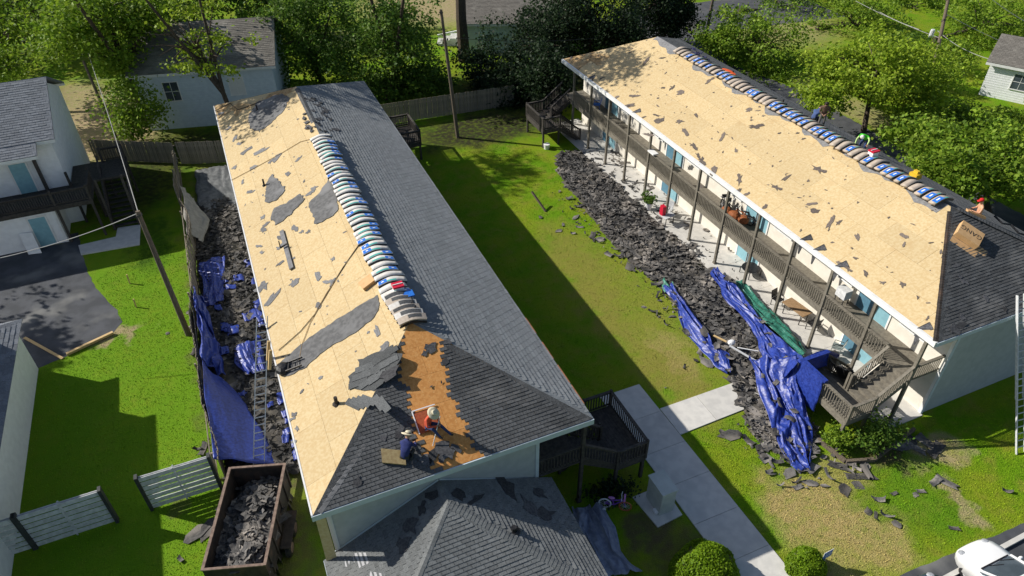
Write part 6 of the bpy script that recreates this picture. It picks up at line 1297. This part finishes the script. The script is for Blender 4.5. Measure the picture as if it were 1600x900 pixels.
# ---------------------------------------------------------------- people
M_skin = mat('skin', (.42, .24, .16), rough=.55); M_skin2 = mat('tanned skin', (.62, .33, .20), rough=.5)
def cloth(n, c): return mat(n, c, tuple(v*.75 for v in c), 9, .85, .2, 25)
M_straw = mat('straw hat', (.66, .60, .44), (.55, .49, .35), 30, .8, .3, 60); M_band = cloth('hat band', (.2, .15, .1)); M_hair = mat('dark hair', (.02, .015, .012), rough=.6)
def person(label, pos, yaw, J, mats, hat=None, hatm=None, up=None):
    """J: joints in local metres (x right, y forward, z up). mats = torso, sleeves, legs, skin, shoes"""
    pts = {k: V(v) for k, v in J.items()}; base = V(pos)
    R = Matrix.Rotation(yaw, 3, 'Z')
    rad = dict(pel=.14, wst=.135, chs=.155, nck=.062, hd0=.088, hd1=.094, top=.055, shL=.07, shR=.07, elL=.045, elR=.045, wrL=.032, wrR=.032, haL=.04, haR=.04, hpL=.095, hpR=.095, knL=.065, knR=.065, anL=.044, anR=.044, toL=.038, toR=.038)
    pts['hd0'] = pts['nck'].lerp(pts['hd'], .55); pts['hd1'] = pts['hd']; d = (pts['hd']-pts['nck']).normalized(); pts['top'] = pts['hd']+d*.075
    for s in 'LR':
        fa = (pts['wr'+s]-pts['el'+s]).normalized(); pts['ha'+s] = pts['wr'+s]+fa*.07
    pts['wst'] = pts['pel'].lerp(pts['chs'], .5)
    E = [('pel', 'wst', 0), ('wst', 'chs', 0), ('chs', 'nck', 0), ('nck', 'hd0', 3), ('hd0', 'hd1', 3), ('hd1', 'top', 3)]
    for s in 'LR': E += [('chs', 'sh'+s, 0), ('sh'+s, 'el'+s, 1), ('el'+s, 'wr'+s, 1), ('wr'+s, 'ha'+s, 3), ('pel', 'hp'+s, 2), ('hp'+s, 'kn'+s, 2), ('kn'+s, 'an'+s, 2), ('an'+s, 'to'+s, 4)]
    names = [k for k in rad]; idx = {k: i for i, k in enumerate(names)}
    me = bpy.data.meshes.new('person_skin'); me.from_pydata([pts[k] for k in names], [(idx[a], idx[b]) for a, b, _ in E], [])
    o = bpy.data.objects.new('person_tmp', me); C.objects.link(o)
    o.modifiers.new('skin', 'SKIN'); sd = o.modifiers.new('sub', 'SUBSURF'); sd.levels = sd.render_levels = 1
    for k in names:
        v = me.skin_vertices[0].data[idx[k]]; v.radius = (rad[k], rad[k]); v.use_root = (k == 'pel')
    ev = o.evaluated_get(bpy.context.evaluated_depsgraph_get()); bm = bpy.data.meshes.new_from_object(ev); bpy.data.objects.remove(o); bpy.data.meshes.remove(me)
    vs = [v.co.copy() for v in bm.vertices]; fs = [tuple(p.vertices) for p in bm.polygons]; mi = []
    for p in bm.polygons:
        c = p.center; best = 1e9; b = 0
        for a, e, m_ in E:
            A_, B_ = pts[a], pts[e]; t = max(0, min(1, (c-A_).dot(B_-A_)/max(1e-9, (B_-A_).length_squared))); dd = (c-A_.lerp(B_, t)).length-.5*(rad[a]+rad[e])
            if dd < best: best = dd; b = m_
        mi.append(b)
    mb = MB(); mb.v = [tuple(v) for v in vs]; mb.f = fs; mb.mi = mi
    fd = V((0, 1, 0)); fd = (fd-d*fd.dot(d)).normalized(); sx = fd.cross(d)
    mb.ell(pts['hd']+fd*.095-d*.01, (.016, .024, .022), 6, 4, mi=3)                         # nose
    for s in (-1, 1): mb.ell(pts['hd']+sx*s*.092, (.014, .022, .032), 6, 4, mi=3); mb.ell(pts['hd']+sx*s*.035+fd*.083+d*.02, (.013, .01, .009), 6, 4, mi=5)
    mb.bar(pts['hd']+fd*.088-d*.045-sx*.025, pts['hd']+fd*.088-d*.045+sx*.025, .012, mi=1 if False else 5)
    for s in 'LR':                                                                        # five fingers
        h = pts['ha'+s]; fa = (h-pts['wr'+s]).normalized(); sd_ = fa.cross(V((0, 0, 1))).normalized(); dn = sd_.cross(fa)
        for k in range(4):
            o_ = h+fa*.015+sd_*(k-1.5)*.019; l = (.062, .072, .068, .054)[k]; mb.tube([o_, o_+fa*l*.55-dn*.008, o_+fa*l*.85-dn*.03], [.0095, .0085, .006], 6, mi=3)
        o_ = h-fa*.02+sd_*(-.035 if s == 'R' else .035); mb.tube([o_, o_+fa*.035+sd_*(-.02 if s == 'R' else .02), o_+fa*.06-dn*.015], [.011, .0095, .007], 6, mi=3)
    t = thing('person', label, 'person', (0, 0, 0))
    b = mb.build('body', [*mats, M_hair], t, smooth=True)
    hc = pts['hd']+d*.045
    def ring(c, prof, n=20): return MB().lathe(c, prof, n, d)
    if hat == 'straw':
        h = ring(hc, [(.235, -.012), (.245, .0), (.15, .012), (.112, .02), (.105, .085), (.075, .115), (.02, .10)]).build('straw_hat', M_straw, t, smooth=True); ring(hc, [(.1135, .022), (.111, .05)]).build('hat_band', M_band, h)
    elif hat == 'cap':
        h = ring(hc, [(.108, -.02), (.108, .03), (.085, .075), (.03, .095)]).build('cap', hatm, t, smooth=True); MB().ob(hc+fd*.08-sx*.08-d*.015, sx*.16, fd*.11, d*.012).build('cap_brim', hatm, h)
    else: ring(hc, [(.100, -.05), (.106, .02), (.08, .065), (.03, .08)]).build('hair', M_hair, t, smooth=True)
    t.location = base; t.rotation_euler = (0, 0, yaw)
    return t
C_red = cloth('orange red shirt', (.62, .10, .05)); C_jean = cloth('blue jeans', (.035, .06, .16)); C_navy = cloth('navy shirt', (.025, .035, .14)); C_dkt = cloth('dark trousers', (.04, .042, .045)); C_shoe = cloth('dark shoes', (.05, .045, .04))
C_brn = cloth('brown shirt', (.12, .075, .05)); C_gry = cloth('grey trousers', (.14, .13, .125)); C_grn = cloth('neon green shirt', (.05, .55, .02)); C_slv = cloth('pale lime sleeve', (.55, .75, .3)); C_wht = cloth('white cap cloth', (.8, .8, .75)); C_redc = cloth('red cap cloth', (.6, .02, .02)); C_sal = cloth('salmon shorts', (.7, .22, .12)); C_blu = cloth('faded blue shirt', (.06, .10, .24))
s1 = V((3.77,16.98,6.06)); s1 = plane_pts(AH, s1, 0); f1_ = plane_pts(AH, (4.48,16.19,5.75)); yw1 = math.atan2((f1_-s1).y, (f1_-s1).x)-PI/2
person('roofer in straw hat and orange red shirt sitting on bare decking with a pry bar', s1, yw1, dict(pel=(0, 0, .16), chs=(.0, .12, .60), nck=(0, .22, .75), hd=(0, .31, .88), shL=(-.19, .14, .64), elL=(-.34, .26, .46), wrL=(-.12, .44, .38), shR=(.19, .14, .64), elR=(.33, .24, .45), wrR=(.10, .46, .40), hpL=(-.10, .03, .13), knL=(-.14, .46, .22), anL=(-.12, .90, -.08), toL=(-.12, 1.0, -.02), hpR=(.10, .03, .13), knR=(.22, .38, .34), anR=(.2, .62, .02), toR=(.2, .76, -.02)), [C_red, C_red, C_jean, M_skin, C_shoe], 'straw')
h_ = s1+Matrix.Rotation(yw1, 3, 'Z') @ V((0, .52, .40)); MB().tube([h_+V((.1, .15, .25)), plane_pts(AH, (3.73,16.31,5.8), .03)], .018, 8).solo('pry_bar', M_metal, 'long pale pry bar held by the roofer in the orange red shirt', 'pry bar')
o = plane_pts(AH, (3.94,17.24,6.17), .015); mb = MB().ob(o-AH.u*.5-AH.v*.45, AH.u*.75, AH.v*.8, AH.n*.03); mb.solo('red_board', mat('red brown board', (.38, .10, .04), (.3, .07, .03), 12, .8), 'red brown board with pale edges under the roofer in the straw hat', 'board')
mb = MB()
for a, b in (((-.52, -.45), (-.52, .45)), ((-.52, .46), (.35, .46))): mb.bar(o+AH.u*a[0]+AH.v*a[1]+AH.n*.035, o+AH.u*b[0]+AH.v*b[1]+AH.n*.035, .04, .03, up=AH.n)
mb.solo('pale_batten', M_lblw, 'pale batten edging the red brown board on the near hip', 'batten')
s2 = plane_pts(AH, (2.66,16.09,5.71), 0)
person('roofer in straw hat and navy shirt crouching on the grey shingles near the eave', s2, -PI/2+.9, dict(pel=(0, -.05, .32), chs=(0, .22, .70), nck=(0, .34, .82), hd=(0, .44, .93), shL=(-.19, .24, .72), elL=(-.26, .42, .5), wrL=(-.14, .62, .36), shR=(.19, .24, .72), elR=(.28, .42, .48), wrR=(.12, .64, .34), hpL=(-.11, -.03, .29), knL=(-.2, .36, .38), anL=(-.14, .08, .05), toL=(-.15, .24, .03), hpR=(.11, -.03, .29), knR=(.2, .38, .36), anR=(.14, .12, .02), toR=(.15, .28, -.02)), [C_navy, C_navy, C_dkt, M_skin, C_shoe], 'straw')
q = plane_pts(AH, (2.28,16.48,5.87), .02); MB().ob(q-AH.u*.4-AH.v*.2, AH.u*.75-AH.v*.35, AH.v*.5+AH.u*.1, AH.n*.09).solo('foam_pad', mat('worn tan foam', (.34, .27, .14), (.27, .2, .1), 9, .9), 'worn tan foam pad beside the crouching roofer', 'pad')
slB = -2.4/5.35
def onBR(x, y): return V((x, y, rzb+(x-rxb)*slB))
yS = (31,27.88,7.99)[1]
person('standing roofer in brown shirt and grey trousers behind the right ridge looking down', onBR(31.0, yS), PI*.75, dict(pel=(0, 0, .9), chs=(0, .08, 1.30), nck=(0, .14, 1.47), hd=(0, .22, 1.60), shL=(-.2, .08, 1.36), elL=(-.26, .14, 1.08), wrL=(-.08, .32, 1.0), shR=(.2, .08, 1.36), elR=(.26, .14, 1.08), wrR=(.08, .32, 1.0), hpL=(-.1, 0, .86), knL=(-.12, .05, .48), anL=(-.14, -.02, .07), toL=(-.14, .13, .04), hpR=(.1, 0, .86), knR=(.13, .06, .48), anR=(.16, 0, .07), toR=(.16, .15, .04)), [C_brn, C_brn, C_gry, M_skin, C_shoe])
yS = (31,28.51,8)[1]
person('bent roofer in faded blue shirt beside the standing roofer', onBR(31.0, yS), -PI*.4, dict(pel=(0, -.1, .42), chs=(0, .22, .72), nck=(0, .36, .8), hd=(0, .48, .86), shL=(-.19, .24, .74), elL=(-.25, .42, .5), wrL=(-.12, .58, .3), shR=(.19, .24, .74), elR=(.26, .42, .5), wrR=(.12, .6, .3), hpL=(-.1, -.08, .38), knL=(-.16, .3, .42), anL=(-.13, .05, .06), toL=(-.13, .2, .04), hpR=(.1, -.08, .38), knR=(.17, .3, .42), anR=(.13, .08, .06), toR=(.13, .22, .04)), [C_blu, C_blu, C_dkt, M_skin, C_shoe])
yS = (31,24.76,8.22)[1]
person('roofer in neon green shirt and white cap bending and reaching along the right ridge', onBR(31.05, yS), PI*.62, dict(pel=(0, -.1, .78), chs=(0, .22, 1.06), nck=(0, .38, 1.12), hd=(0, .52, 1.12), shL=(-.2, .24, 1.08), elL=(-.38, .48, .98), wrL=(-.42, .74, .88), shR=(.2, .22, 1.06), elR=(.34, .22, .78), wrR=(.34, .3, .52), hpL=(-.1, -.08, .74), knL=(-.13, .1, .42), anL=(-.15, -.05, .06), toL=(-.15, .1, .04), hpR=(.1, -.08, .74), knR=(.15, .1, .42), anR=(.17, -.05, .06), toR=(.17, .1, .04)), [C_grn, C_slv, C_jean, M_skin, C_shoe], 'cap', C_wht)
yS = (32.2,17.71,7.25)[1]
person('bare shouldered roofer in red cap sitting on the far slope of the right hip', onBR(31.7, 17.85), .9, dict(pel=(0, 0, .14), chs=(0, .03, .60), nck=(0, .08, .77), hd=(0, .13, .90), shL=(-.2, .03, .65), elL=(-.3, .12, .40), wrL=(-.2, .36, .42), shR=(.2, .03, .65), elR=(.3, .1, .38), wrR=(.2, .34, .34), hpL=(-.1, .03, .12), knL=(-.2, .42, .36), anL=(-.14, .68, -.06), toL=(-.14, .82, -.1), hpR=(.1, .03, .12), knR=(.2, .42, .34), anR=(.16, .68, -.06), toR=(.16, .82, -.1)), [M_skin2, M_skin2, C_dkt, M_skin2, C_shoe], 'cap', C_redc)

o_ = onBR(31.05, 18.0)+V((0, 0, .05)); MB().ob(o_, V((.62, -.55, -.22)), V((.3, .32, -.12)), V((0, 0, .12))).solo('cardboard_sheet', M_card, 'flattened tan cardboard on the right ridge end beside the bare shouldered roofer', 'cardboard')
